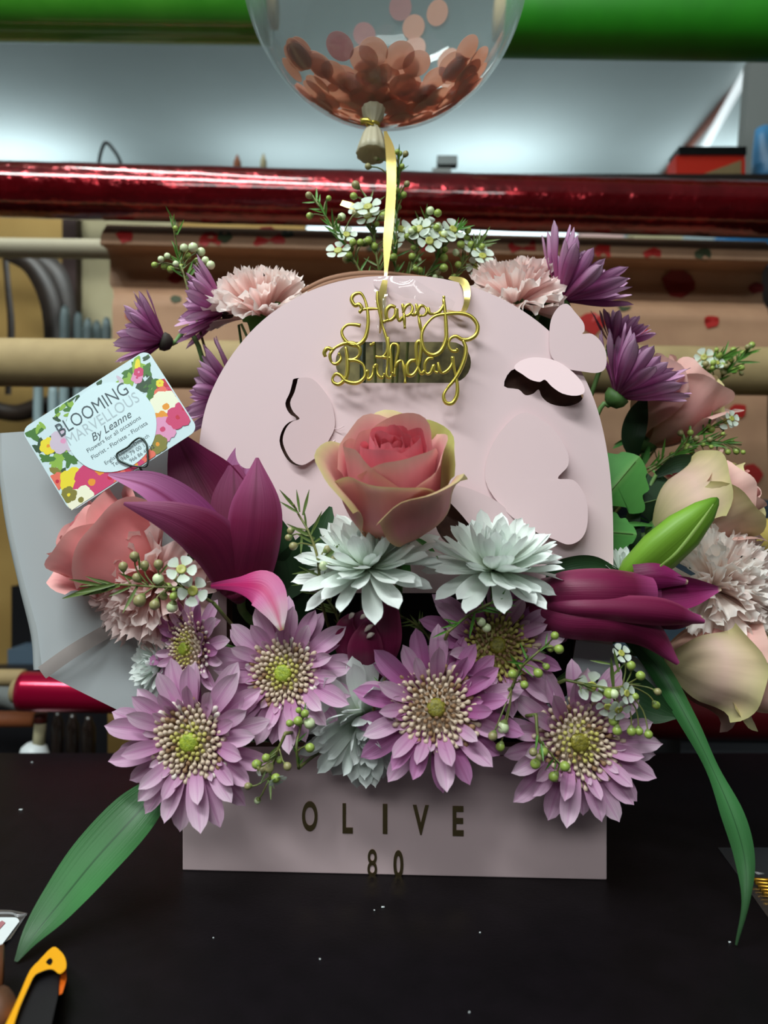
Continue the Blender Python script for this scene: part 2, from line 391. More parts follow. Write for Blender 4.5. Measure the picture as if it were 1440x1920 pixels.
boxobj('wall_front', -2.2, 2.2, -2.25, -2.2, FLOOR, CH + 1.30, mat('dim_wall', C(120, 118, 114), .9), kind='structure')
boxobj('trim_1', 1.066, 1.085, 2.15, 2.95, CH + 1.28, CH + 1.30, mat('rust_trim', C(120, 60, 40), .7), kind='structure')
# strip lamp on the far wall, seen through the gap under the red roll; it lights the ceiling above it
t = thing('glowing_ceiling_line', 'thin white ceiling line at upper right, given an added glow', 'lamp', (1.05, 2.5, CH + 1.30))  # pale trim line on the ceiling; emission added so it shows bright
mc = bpy.data.materials.new('added_ceiling_glow'); mc.use_nodes = True; b_ = mc.node_tree.nodes['Principled BSDF']; b_.inputs['Emission Color'].default_value = (0.85, 0.97, 1, 1); b_.inputs['Emission Strength'].default_value = .75
mb = MB(); mb.tube([(1.035, 2.05, CH + 1.275), (1.17, 2.95, CH + 1.275)], .013, 12); mb.build('tube', mc, t)
for y in (2.15, 2.8): boxobj('clip', 1.04 + (y - 2.05) * .15 - .006, 1.04 + (y - 2.05) * .15 + .006, y, y + .02, CH + 1.28, CH + 1.30, M_WHITE, t)
t = thing('strip_lamp', 'lit white tube lamp on the far wall, seen below the red roll', 'lamp', (0.24, 2.96, CH + 1.05))
m = bpy.data.materials.new('lit_tube'); m.use_nodes = True; b_ = m.node_tree.nodes['Principled BSDF']
b_.inputs['Emission Color'].default_value = (0.78, 0.95, 1, 1); b_.inputs['Emission Strength'].default_value = 2.2
mb = MB(); mb.tube([(-.30, 2.9, CH + 1.088), (.76, 2.9, CH + 1.088)], .018, 12); mb.build('tube', m, t)
boxobj('lamp_housing', -.34, .80, 2.925, 2.999, CH + 1.055, CH + 1.115, M_WHITE, t)
for x, w in ((-1.35, 2.4), (.38, 1.8), (1.32, 1.8), (-.35, 1.0)):
    area('cove_light', (x, 2.72, CH + 1.02), (x, 2.66, CH + 1.30), .45, .06, w, (0.82, 0.96, 1.0))

# ------------------------------------------------------------------ table and bench
t = thing('work_table', 'matt black work table the pink flower box stands on', 'table', (0, 0.2, FLOOR))
boxobj('tabletop', -.95, .95, -.25, .663, -.03, 0, M_TABLE, t)
for x in (-.88, .88):
    for y in (-.2, .6): boxobj('leg', x - .03, x + .03, y - .03, y + .03, FLOOR, -.03, M_BLACK, t)
t = thing('back_bench', 'dark low bench behind the work table', 'bench', (0, .95, FLOOR))
boxobj('benchtop', -1.0, 1.0, .70, 1.22, -.14, -.115, M_BROWN, t)
for x in (-.94, .94):
    for y in (.74, 1.18): boxobj('leg', x - .03, x + .03, y - .03, y + .03, FLOOR, -.14, M_BROWN, t)
BT = -.115
# specks on the table
dust = MB()
for (x, y, s) in ((39, 1519, 3), (718, 1702, 3), (702, 1708, 1.5), (1368, 1768, 2), (60, 1430, 1.5), (900, 1750, 1.5), (600, 1800, 1.5), (880, 1900, 1.5), (400, 1760, 1.2)):
    d = CH * F / (y - 960); p = P(x, y, d); dust.box((p.x, p.y, .0004), (S(s, d) * 2, S(s, d), .0006))
dust.build('dust_specks', M_WHITE, kind='stuff', label='tiny pale dust specks on the black table top', cat='dust')

# ------------------------------------------------------------------ rack with rolls of wrapping paper
t = thing('roll_rack', 'dark upright rack frame carrying the wrapping rolls', 'rack', (0, .86, BT))
for x in (-.66, .66):
    boxobj('upright', x - .02, x + .02, .82, .90, BT, CH + .68, M_BROWN, t)
    for z in (-.245 + CH, CH - .01, CH + .13, CH + .27, CH + .32, CH + .46, CH + .6): boxobj('bracket', x - .03, x + .03, .72, .84, z - .05, z - .04, M_BROWN, t)
def roll(name, label, x0, y0, x1, y1, d, r, m, core=M_KRAFT, parts=True, wob_=0, cat_='paper roll'):
    a = P(x0, y0, d); b = P(x1, y1, d); rr = S(r, d)
    t = thing(name, label, cat_, (a + b) / 2)
    n = 60; rad = [rr * (1 + wob_ * R.uniform(-1, 1)) for _ in range(n + 1)]
    mb = MB(); mb.tube([a.lerp(b, i / n) for i in range(n + 1)], rad, 40); mb.build('paper_sleeve', m, t)
    e = (b - a).normalized()
    mb = MB(); mb.tube([a - e * .008, b + e * .008], rr * .6, 24); mb.build('cardboard_core', core, t)
    return t
roll('green_film_roll', 'shiny green film-wrapped roll, left half of the top of the rack', -250, 0, 505, 10, .80, 66, M_GREEN1)
roll('green_paper_roll', 'plain bright green paper roll, right half of the top of the rack', 942, 31, 1700, 42, .80, 68, M_GREEN2)
roll('red_foil_roll', 'long shiny red foil roll across the whole rack behind the balloon ribbon', -300, 347, 1740, 402, .80, 50, M_RED, wob_=.012)
roll('pale_tube', 'thin pale cardboard tube at left below the red foil roll', -300, 461, 420, 470, .90, 18, mat('pale_tube', C(196, 186, 160), .7))
roll('kraft_tube', 'thick kraft paper roll across the rack behind the name card', -280, 676, 1740, 700, .72, 45, M_KRAFT)
roll('yellow_kraft_tube', 'yellowish kraft tube end at right beside the lower roses', 1386, 1010, 1800, 1016, .66, 38, mat('yellow_kraft', C(190, 164, 84), .7))
roll('lower_kraft_tube', 'thin kraft tube at left just above the crimson roll', -280, 1270, 46, 1271, .76, 16, M_KRAFT)
roll('crimson_foil_roll', 'shiny crimson foil roll at lower left under the white wrap', 42, 1296, 640, 1310, .72, 37, M_CRIM)
roll('dark_red_roll', 'dark red film roll at lower right under the peach rose', 1150, 1335, 1700, 1342, .74, 48, M_CRIM2)
# brown floral paper: roll and the sheet pulled down from it
t = thing('floral_paper_roll', 'wide brown paper roll printed with red roses, hanging behind the box', 'paper roll', P(800, 500, .86))
rr = S(40, .90)
mb = MB(); n = 30; a = P(250, 500, .965); b = P(1400, 530, .965); mb.tube([a.lerp(b, i / n) for i in range(n + 1)], rr, 32); mb.build('paper_roll', M_KRAFTR, t)
DPR = [(421, .850), (423, .838), (429, .826), (441, .818), (457, .815), (462, .822), (468, .850), (480, .885), (505, .890), (530, .880), (543, .850), (548, .832), (570, .824), (640, .826), (760, .832), (905, .822)]
def dprof(y):
    """depth of the paper surface along its drape"""
    for (y0, d0), (y1, d1) in zip(DPR[:-1], DPR[1:]):
        if y <= y1: return d0 + (d1 - d0) * max(0, (y - y0) / (y1 - y0))
    return DPR[-1][1]
XL, XW = -.310, .737
def drape(u, v):
    k = v * (len(DPR) - 1); i = min(len(DPR) - 2, int(k)); q = k - i
    y = DPR[i][0] + (DPR[i + 1][0] - DPR[i][0]) * q; d = DPR[i][1] + (DPR[i + 1][1] - DPR[i][1]) * q
    inset = .010 * (1 / (1 + math.exp(-(y - 540) / 4))); wide = 1 + max(0, d - .83) * .9
    return ((XL + inset) * wide + u * (XW - inset) * wide, d + (.004 * math.sin(u * 9) if y > 570 else 0), CH + (960 - y - 32 * u) / F * d)
v, f, uv = grid(30, 56, drape); wob('hanging_sheet', v, f, M_KRAFTR, t, uv)
# printed roses (flat print): petal blobs and leaves lying on the paper
RPR = random.Random(3)
M_PR = [mat('printed_red', C(170, 26, 22), .6), mat('printed_dark_red', C(120, 20, 18), .6), mat('printed_leaf', C(58, 66, 40), .6)]
def blob(mb, cfn, r, mi, k=9, jag=.25):
    mb = MB(); ring = [cfn(r * (1 + RPR.uniform(-jag, jag)) * math.cos(q * 2 * math.pi / k), r * .8 * (1 + RPR.uniform(-jag, jag)) * math.sin(q * 2 * math.pi / k)) for q in range(k)]
    mb.add([cfn(0, 0)] + ring, [(0, 1 + q, 1 + (q + 1) % k) for q in range(k)], 0); mb.build('printed_leaf' if mi == 2 else 'printed_rose', M_PR[mi], t, smooth=False)
def onsheet(px, py):
    def fn(dx, dy):
        u = ((px + dx - 720) / F * .83 - XL) / XW; y = py + dy - 32 * u; d = dprof(y) + (.004 * math.sin(u * 9) if y > 570 else 0)
        return P(px + dx, py + dy, d - .0014)
    return fn
for (x, y, r_, mi) in ((235, 443, 16, 0), (395, 452, 20, 0), (420, 445, 14, 2), (505, 450, 28, 0), (540, 438, 12, 2), (640, 465, 18, 0), (980, 466, 28, 0), (1130, 470, 18, 0), (1224, 478, 17, 0), (1320, 476, 16, 2), (1275, 530, 30, 1), (1420, 540, 14, 1), (1100, 545, 22, 1), (330, 520, 16, 1), (700, 470, 14, 2), (800, 470, 20, 0)):
    blob(None, onsheet(x, y), r_, mi)
for (x, y, r_, mi) in ((250, 590, 14, 0), (262, 610, 9, 2), (1110, 605, 26, 0), (1200, 620, 14, 0), (1335, 602, 16, 0), (1385, 770, 16, 0), (1410, 890, 22, 0), (1260, 880, 20, 1), (1370, 900, 24, 0), (1190, 870, 16, 1), (330, 560, 10, 2), (1420, 660, 14, 2), (1170, 575, 12, 2)):
    blob(None, onsheet(x, y), r_, mi)
# dark gap and lower torn edge
# ------------------------------------------------------------------ things at the back
boxobj('tan_back_board', -.80, -.118, 1.12, 1.14, BT, CH + .455, M_TAN, label='tan board standing on the bench behind the rack, left', cat='board')
boxobj('cream_back_board', P(150, 0, 1.08).x, P(330, 0, 1.08).x, 1.08, 1.10, BT, CH + .43, M_CREAM, label='cream strip of board left of the brown floral paper', cat='board')
boxobj('dark_back_board', -.115, .80, 1.15, 1.17, BT, CH + .38, M_BROWN, label='dark brown board behind the floral paper at right', cat='board')
boxobj('dark_post', P(122, 0, 1.07).x, P(148, 0, 1.07).x, 1.06, 1.08, BT, CH + .43, mat('maroon_post', C(52, 24, 20), .6), label='narrow dark maroon post beside the cream board', cat='post')
for i, (pp, hw, lab) in enumerate([
        ([(12, 470), (60, 500), (95, 580), (100, 720)], [16, 18, 20, 18], 'broad dark leather strap hanging in a curve from the pale tube'),
        ([(60, 478), (100, 520), (118, 600), (120, 700)], [24, 26, 24, 20], 'wide black strap hanging beside the grey-blue rods'),
        ([(8, 470), (14, 540), (20, 620), (14, 740)], [6, 6, 7, 6], 'thin dark strap hanging at the far left edge')]):
    pblade('leather_strap', [(x, y, 1.0 + .01 * i) for x, y in pp], hw, M_STRAP, label=lab, cat='strap', cup=-.3)
for i, (x, top, bot, lab) in enumerate([(122, 578, 830, 'tallest grey-blue rod left of the cream board'), (147, 590, 830, 'second grey-blue rod from the left in the bunch'), (165, 602, 830, 'short grey-blue rod in the middle of the bunch'),
                              (182, 606, 830, 'fourth grey-blue rod in the bunch, next to the last'), (200, 600, 830, 'rightmost grey-blue rod touching the brown paper edge'), (72, 700, 830, 'lone grey-blue rod showing below the thick kraft roll'), (100, 720, 830, 'pale rod behind the printed leaves below the kraft roll')]):
    d = .98 if i % 2 else .96
    lo = P(x - (10 if i == 0 else 4), bot, d); lo = Vector((lo.x, lo.y, BT))
    mb = MB(); tp = P(x, top, d); mb.tube([lo, tp - Vector((0, 0, .012)), tp], [.0062, .0062, .0045], 12); mb.tube([tp, tp + Vector((0, 0, .003))], .003, 8)
    mb.build('plastic_rod', M_BLUEROD, label=lab, cat='rod', group='grey-blue rods behind the card')
# things standing on the narrow shelf hidden by the red roll
t = thing('rear_shelf', 'narrow shelf plank hidden behind the red foil roll', 'shelf', (0, .97, CH + .42))
boxobj('plank', -.70, .70, .945, .985, CH + .412, CH + .428, M_BROWN, t)
for x in (-.69, .69): boxobj('shelf_post', x - .012, x + .012, .945, .985, BT, CH + .412, M_BROWN, t)
SH = CH + .428
t = thing('orange_box', 'orange-red box with black lid at upper right on the red roll', 'box', (P(1326, 300, .965).x, .965, SH))
x0, x1 = P(1262, 0, .96).x, P(1390, 0, .96).x
zt = CH + (960 - 276) / F * .95; zm = CH + (960 - 291) / F * .95
boxobj('box_body', x0, x1, .95, .98, SH, zm, M_ORANGE, t)
boxobj('lid', x0 + .003, x1 + .001, .948, .982, zm, zt, M_BLACK, t)
tri = [P(1312, 336, .949), P(1390, 300, .949), P(1390, 345, .949), P(1300, 345, .949)]
v = [Vector((p.x, .9492, max(p.z, SH))) for p in tri] + [Vector((p.x, .9498, max(p.z, SH))) for p in tri]
wob('tan_flap', v, [(0, 1, 2, 3), (7, 6, 5, 4), (0, 4, 5, 1), (1, 5, 6, 2), (2, 6, 7, 3), (3, 7, 4, 0)], M_KRAFT, t, smooth=False)
mb = MB(); mb.tube(cat([P(1455, 340, .97), P(1440, 290, .97), P(1428, 240, .97)], 6), [.030, .028, .024, .020, .016, .012, .008], 20); o = mb.build('blue_bottle', M_BLUE, label='blue rounded bottle at the right edge above the red roll', cat='bottle')
v = [P(1407, 108, 1.05), P(1500, 100, 1.05), P(1500, 360, 1.05), P(1388, 345, 1.05)]; v += [p + Vector((0, .02, 0)) for p in v]
wob('leaning_cardboard', v, [(0, 1, 2, 3), (7, 6, 5, 4), (0, 4, 5, 1), (1, 5, 6, 2), (2, 6, 7, 3), (3, 7, 4, 0)], M_GREY, smooth=False, label='grey card panel leaning at the upper right edge', cat='panel')
mb = MB(); mb.tube(cat([P(x, y, .965) for x, y in ((183, 345), (186, 300), (197, 268), (212, 280), (226, 305), (232, 345))], 24), .0022, 8); mb.build('black_wire_loop', M_BLACK, label='black wire loop standing above the red roll at left', cat='wire')
for (x, y, w, m, l) in ((445, 290, 7, M_RUST, 'small brown pointed tip above the red roll'), (494, 288, 6, M_CREAM, 'small cream pointed tip above the red roll')):
    tp = P(x, y, .965); mb = MB(); mb.tube([(tp.x, tp.y, SH), (tp.x, tp.y, tp.z - .01), tp], [S(w, .965), S(w, .965), .0008], 12); mb.build('pointed_nozzle', m, label=l, cat='nozzle')
tp = P(828, 305, .965)
t = thing('dark_lamp_clamp', 'small dark clamp standing above the red roll behind the topper', 'clamp', (tp.x, tp.y, SH))
boxobj('clamp_body', tp.x - .012, tp.x + .012, .96, .975, SH, P(0, 318, .965).z, M_GREY, t); boxobj('jaw', tp.x - .006, tp.x + .02, .958, .972, P(0, 312, .965).z, P(0, 296, .965).z, mat('grey_metal', C(96, 104, 104), .5), t)
# small boxes seen in the slit under the red roll, standing on the dark board side of the bench
def slitbox(name, x0, x1, yt, d, m, lab):
    boxobj(name, P(x0, 0, d).x, P(x1, 0, d).x, d, d + .05, BT, P(0, yt, d).z, m, label=lab, cat='box')
slitbox('pink_box', 1090, 1170, 428, 1.20, mat('pink_white_box', C(226, 190, 186), .6), 'pink and white tall box seen in the slit below the red roll')
slitbox('cream_box', 1188, 1280, 430, 1.22, M_CREAM, 'cream tall box in the slit, right of the pink one')
slitbox('blue_box', 1362, 1470, 430, 1.20, mat('bright_blue_box', C(50, 130, 190), .5), 'bright blue tall box at right in the slit below the red roll')
# left, lower
boxobj('dark_filler_box', P(-60, 0, .92).x, P(215, 0, .92).x, .905, .94, BT, P(0, 1256, .905).z, M_BLACK, label='added black box standing in for the dark below the slate blue box', cat='box')  # added black box that fills the dark area behind the bottles
boxobj('slate_blue_box', P(14, 0, .95).x, P(90, 0, .95).x, .95, 1.0, BT, P(0, 1218, .95).z, M_SLATE, label='slate blue box at lower left behind the white wrap', cat='box')
boxobj('black_case', P(14, 0, 1.0).x, P(330, 0, 1.0).x, 1.01, 1.05, BT, P(0, 1100, 1.0).z, M_BLACK, label='black case above the slate blue box', cat='case')
boxobj('slate_folder', P(1150, 0, .90).x, P(1500, 0, .90).x, .92, .94, BT, P(0, 900, .92).z, M_SLATE, label='slate blue folder at right behind the yellow kraft tube', cat='folder')
mb = MB(); mb.tube([P(-120, 1349, .80), P(64, 1348, .80)], .0085, 18); mb.build('rust_tube', M_RUST, label='rust orange tube lying at lower left below the crimson roll', cat='tube')
mb = MB(); mb.tube(cat([P(-60, 1310, .83), P(0, 1305, .83), P(44, 1316, .83)], 8), .012, 14); mb.build('grey_cloth_roll', M_GREY, label='grey cloth roll above the rust orange tube', cat='roll')
t = thing('glue_bottle', 'white bottle with grey nozzle and red cap behind the table edge', 'bottle', (P(70, 0, .74).x, .74, BT))
c = P(64, 1412, .74)
v, f, uv = lathe([(.016, BT), (.017, BT + .02), (.017, c.z - .012), (.012, c.z + .006), (.007, c.z + .010)], 20); wob('bottle_body', [x + Vector((c.x, c.y, 0)) for x in v], f, M_WHITE, t)
q0 = P(72, 1392, .74); q1 = P(76, 1355, .74); q2 = P(76, 1338, .74)
mb = MB(); mb.tube([q0 - Vector((0, 0, .003)), q1], .0056, 14); mb.build('nozzle', M_CREAM, t); mb = MB(); mb.tube([q1, q2], .006, 14); mb.build('cap', mat('dark_red_cap', C(96, 28, 20), .5), t)
for i, (x, w, l) in enumerate(((108, 11, 'dark bottle left of the brown box, nearest the white bottle'), (136, 12, 'dark ribbed bottle in the middle behind the table edge'), (166, 13, 'dark bottle touching the cardboard box behind the table edge'))):
    c = P(x, 1400, .80); zt = P(0, 1335 + 4 * i, .80).z; w = S(w, .80)
    v, f, uv = lathe([(w, BT), (w, zt - .012), (w * .55, zt - .004), (w * .5, zt)], 18); wob('dark_bottle', [q + Vector((c.x, c.y, 0)) for q in v], f, mat('dark_glass', C(40, 30, 26), .15, coat=.5), label=l, cat='bottle')
boxobj('cardboard_box', P(202, 0, .78).x, P(330, 0, .78).x, .78, .83, BT, P(0, 1335, .78).z, mat('cardboard', C(150, 118, 60), .8), label='tan cardboard box between the crimson roll and the table edge', cat='box')
boxobj('grey_plastic_tray', P(1276, 0, .74).x, P(1520, 0, .74).x, .74, .82, BT, P(0, 1372, .74).z, mat('dark_grey_plastic', C(60, 62, 68), .5), label='dark grey plastic tray at right below the dark red roll', cat='tray')
mb = MB(); mb.tube(cat([P(x, y, 1.02) for x, y in ((-40, 760), (30, 775), (90, 760), (150, 790), (220, 850))], 20), .012, 12); mb.tube(cat([P(x, y, 1.03) for x, y in ((-40, 820), (40, 830), (120, 800), (190, 740))], 20), .010, 12)
mb.build('dark_cable_bundle', M_STRAP, label='dark brown bundled cables below the thick kraft roll', cat='cables')

# ------------------------------------------------------------------ the pink flower box
A0 = P(342, 1632, CH * F / 672); B0 = P(1138, 1650, CH * F / 690); A0.z = B0.z = 0
EX = (B0 - A0).normalized(); EN = Vector((EX.y, -EX.x, 0))      # EN points towards the viewer
W = (B0 - A0).length
def BF(px, py, off=0.0):
    """point of the box's front plane that shows at an image position, off metres in front of it"""
    o = A0 + EN * off; dr = Vector(((px - 720) / F, 1, -(py - 960) / F)); c = Vector((0, 0, CH))
    k = (o - c).dot(EN) / dr.dot(EN); return c + dr * k
bx = thing('flower_box', 'pink card flower box with tall arched front, cut-out butterflies and gold name', 'flower box', (A0 + B0) / 2 + Vector((0, .05, 0)))
ZT = BF(740, 1415).z; DEP = .115; TH = .002
def bl(s, t_, z): return A0 + EX * s - EN * t_ + Vector((0, 0, z))
def bbox(mb, s0, s1, t0, t1, z0, z1):
    v = [bl(s, t_, z) for z in (z0, z1) for t_ in (t0, t1) for s in (s0, s1)]
    mb.add(v, [(0, 2, 3, 1), (4, 5, 7, 6), (0, 1, 5, 4), (2, 6, 7, 3), (0, 4, 6, 2), (1, 3, 7, 5)])
mb = MB(); bbox(mb, 0, W, 0, TH, 0, ZT); o = mb.build('front_wall', M_PINK, bx, False)
bv = o.modifiers.new('b', 'BEVEL'); bv.width = .0007; bv.segments = 2
mb = MB(); bbox(mb, 0, TH, TH, DEP, 0, ZT); bbox(mb, W - TH, W, TH, DEP, 0, ZT); bbox(mb, TH, W - TH, DEP - TH, DEP, 0, ZT); bbox(mb, TH, W - TH, TH, DEP - TH, 0, TH)
mb.build('tray', M_PINK, bx, False)
arch = [(353, 1416), (360, 1250), (366, 1050), (371, 900), (374, 830), (384, 770), (404, 718), (436, 664), (480, 612), (534, 570), (600, 538), (670, 521), (742, 517), (812, 520), (882, 536), (950, 565), (1010, 604), (1058, 650), (1094, 704), (1121, 770), (1139, 850), (1148, 940), (1150, 1060), (1148, 1250), (1142, 1416)]
archs = [(p.x, p.y) for p in cat([Vector((x, y, 0)) for x, y in arch], 96)]
slot = rrect(629, 641, 883, 718, 38)
lw = closed([(561, 709), (585, 710), (607, 732), (621, 756), (627, 779), (627, 804), (615, 828), (607, 846), (585, 863), (567, 872), (550, 866), (537, 848), (530, 825), (537, 802), (549, 790), (562, 785), (550, 772), (544, 755), (552, 736), (557, 718)], 3)
lwh = [(x - 7 - (2 if y < 780 else -1), y + 1) for x, y in lw]; lwh = [(min(x, 612), y) for x, y in lwh]
tw = closed([(964, 690), (975, 677), (1000, 670), (1035, 674), (1065, 690), (1090, 715), (1096, 735), (1080, 742), (1055, 738), (1035, 725), (1022, 712), (1012, 716), (995, 712), (980, 702)], 3)
twh = closed([(958, 695), (990, 690), (1040, 700), (1085, 735), (1094, 742), (1085, 755), (1060, 762), (1032, 757), (1016, 744), (1010, 730), (1000, 738), (985, 741), (972, 730), (945, 724)], 3)
bwh = closed([(822, 928), (850, 935), (900, 985), (960, 1010), (1050, 930), (1066, 885), (1040, 860), (1000, 880), (930, 960), (915, 1000), (880, 1010), (830, 970)], 3)
bwh = closed([(822, 936), (838, 936), (866, 962), (905, 1000), (890, 1020), (840, 1020), (815, 980)], 3)
window = [(425, 1112), (1085, 1112), (1085, 1400), (425, 1400)]
v, f = sheet(archs, [window, slot, lwh, twh, bwh], lambda x, y, o: BF(x, y, o - TH), TH)
wob('arch_panel', v, f, M_PINK, bx, smooth=False)
# back panel of the same outline, further back
v, f = sheet(archs, [], lambda x, y, o: BF(x, y, 0) - EN * (DEP - o) , TH)
wob('back_panel', v, f, M_KRAFTIN, bx, smooth=False, label='khaki back panel seen through the cut-outs')
mb = MB(); bbox(mb, .004, W - .004, .036, .038, ZT - .004, BF(740, 1112).z + .03); mb.build('opening_shade_sheet', mat('opening_shade_dark', C(34, 26, 24), .9), bx, False)  # added dark sheet standing in for the shade inside the box opening
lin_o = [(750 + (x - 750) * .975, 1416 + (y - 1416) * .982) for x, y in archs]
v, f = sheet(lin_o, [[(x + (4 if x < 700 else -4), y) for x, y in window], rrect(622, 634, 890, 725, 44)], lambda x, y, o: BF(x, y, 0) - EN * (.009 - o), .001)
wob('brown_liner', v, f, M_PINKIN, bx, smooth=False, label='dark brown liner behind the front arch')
# wings folded out of the panel
def wing(name, pts, offf, th=.0007, m=M_WING, **k):
    v, f = sheet(pts, [], lambda x, y, o: BF(x, y, o + offf(x, y)), th); return wob(name, v, f, m, bx, smooth=False, **k)
wing('butterfly_wing', lw, lambda x, y: .0006 + .005 * (627 - x) / 97)
wing('butterfly_wing', tw, lambda x, y: .0006 + .010 * max(0, (y - 668)) / 74)
big = closed([(975, 775), (1020, 790), (1046, 815), (1058, 835), (1066, 855), (1064, 875), (1046, 897), (1075, 900), (1095, 925), (1102, 955), (1100, 990), (1088, 1012), (1066, 1021), (1040, 1012), (1000, 995), (950, 960), (910, 900), (925, 830)], 4)
wing('butterfly_wing', big, lambda x, y: .0008 + .008 * max(0, (x - 900)) / 200)
low = closed([(828, 922), (842, 912), (862, 911), (895, 922), (935, 942), (958, 965), (975, 990), (1000, 1030), (960, 1040), (905, 1010), (865, 965)], 4)
wing('butterfly_wing', low, lambda x, y: .0006 + .007 * max(0, (1000 - x)) / 170)
top = closed([(1030, 640), (1033, 600), (1048, 575), (1064, 570), (1078, 585), (1094, 605), (1096, 620), (1092, 626), (1110, 626), (1128, 642), (1137, 665), (1135, 690), (1120, 699), (1095, 697), (1060, 690), (1035, 670)], 4)
wing('butterfly_wing', top, lambda x, y: .0008 + .003 * max(0, (x - 1000)) / 137)
mb = MB(); mb.tube([BF(626, 804, .001), BF(636, 804, .0022), BF(645, 799, .003)], .00022, 6); mb.tube([BF(621, 830, .001), BF(628, 826, .002)], .0005, 6); mb.build('antenna', M_WING, bx)
# gold letters
def letter(ch, px, py, h, sx=0.62, wide=.028):
    cu = bpy.data.curves.new('t', 'FONT'); cu.body = ch; cu.align_x = 'CENTER'; cu.align_y = 'BOTTOM_BASELINE'; cu.size = 1; cu.extrude = .012; cu.offset = wide
    tmp = bpy.data.objects.new('t', cu); COL.objects.link(tmp); me = bpy.data.meshes.new_from_object(tmp); bpy.data.objects.remove(tmp)
    ys = [v.co.y for v in me.vertices]; y0, y1 = min(ys), max(ys); s = h / (y1 - y0)
    xs = [v.co.x for v in me.vertices]; xc = (min(xs) + max(xs)) / 2; xw = (max(xs) - min(xs)) * s
    for v in me.vertices: v.co = ((v.co.x - xc) * s * sx, (v.co.y - y0) * s - h / 2, v.co.z * s + .0002)
    me.materials.append(M_MIRGOLD); return me
FR = Matrix((EX.to_4d(), (0, 0, 1, 0), EN.to_4d(), (0, 0, 0, 1))).transposed(); FR[3] = (0, 0, 0, 1)
def putletter(nm, ch, px, py, hpx, sx, M0=FR):
    c = BF(px, py, .0006); me = letter(ch, px, py, S(hpx, c.y), sx, .006 if ch == '8' else .026); me.name = nm
    Mx = M0.copy(); Mx.translation = c; return ob(nm, me, bx, Mx)
for ch, x, y, sx in (('O', 581, 1530, .5), ('L', 652, 1534, .55), ('I', 722, 1535, .75), ('V', 789, 1537, .58), ('E', 859, 1539, .6)):
    putletter('letter_' + ch, ch, x, y, 56, sx, FR)
for ch, x, y, sx in (('8', 698, 1618, .55), ('0', 747, 1620, .55)): putletter('digit_' + ch, ch, x, y, 52, sx)
fo = MB(); bbox(fo, .008, W - .008, .006, DEP - .006, TH, ZT - .006); fo.build('floral_foam', M_FOAM, None, False, label='dark green floral foam block filling the pink tray', cat='foam')
def foam(x, back=0): return Vector((max(-.105, min(.105, x * .55)), .50 + back, ZT - .012))

# ------------------------------------------------------------------ flower builders
def ppetal(m, w, cupz, bend, seed, blunt=.5, twist=0.0, nu=6, nv=13, keel=0.0):
    rr_ = random.Random(seed); a1 = rr_.uniform(-.12, .12); ph = rr_.uniform(0, 6)
    def fn(u, v):
        s = 2 * u - 1
        wv = w * (0.32 + .68 * math.sin(min(1, v * 1.25) * math.pi / 2)) * max(.03, 1 - max(0, (v - blunt) / (1 - blunt)) ** 2.8) ** .55
        x = v * (1 - .03 * abs(s) * v); y = s * wv + a1 * v * v * .5
        z = bend * v * v + cupz * s * s * wv + twist * s * wv * v + .012 * math.sin(ph + v * 7 + s) - keel * math.exp(-(s / .25) ** 2) * wv
        return (x, y, z)
    v, f, uv = grid(nu, nv, fn); return mk('petal', v, f, m, uv)
def floretgeo(mb, base, axis, L, r, mi):
    axis = axis.normalized(); u = axis.orthogonal().normalized(); w = axis.cross(u); v = []
    for (k, rr_) in ((0, .5), (.55, .7), (.85, 1.15), (1, .7)):
        for q in range(5):
            a_ = q * 2 * math.pi / 5; v.append(base + axis * L * k + (u * math.cos(a_) + w * math.sin(a_)) * r * rr_)
    f = [(j * 5 + q, j * 5 + (q + 1) % 5, (j + 1) * 5 + (q + 1) % 5, (j + 1) * 5 + q) for j in range(3) for q in range(5)] + [(15, 16, 17, 18, 19)]
    mb.add(v, f, mi)
def stem(root, base, n, target, r=.0016, m=M_STEM, out=.02):
    n = Vector(n).normalized(); b = Vector(base)
    p1 = b - n * out; p2 = target + Vector((0, 0, .035)) + (p1 - target) * .12
    mb = MB(); mb.tube(cat([b, p1, p2, target], 16), r, 8); return mb.build('stem', m, root)
CACHE = {}
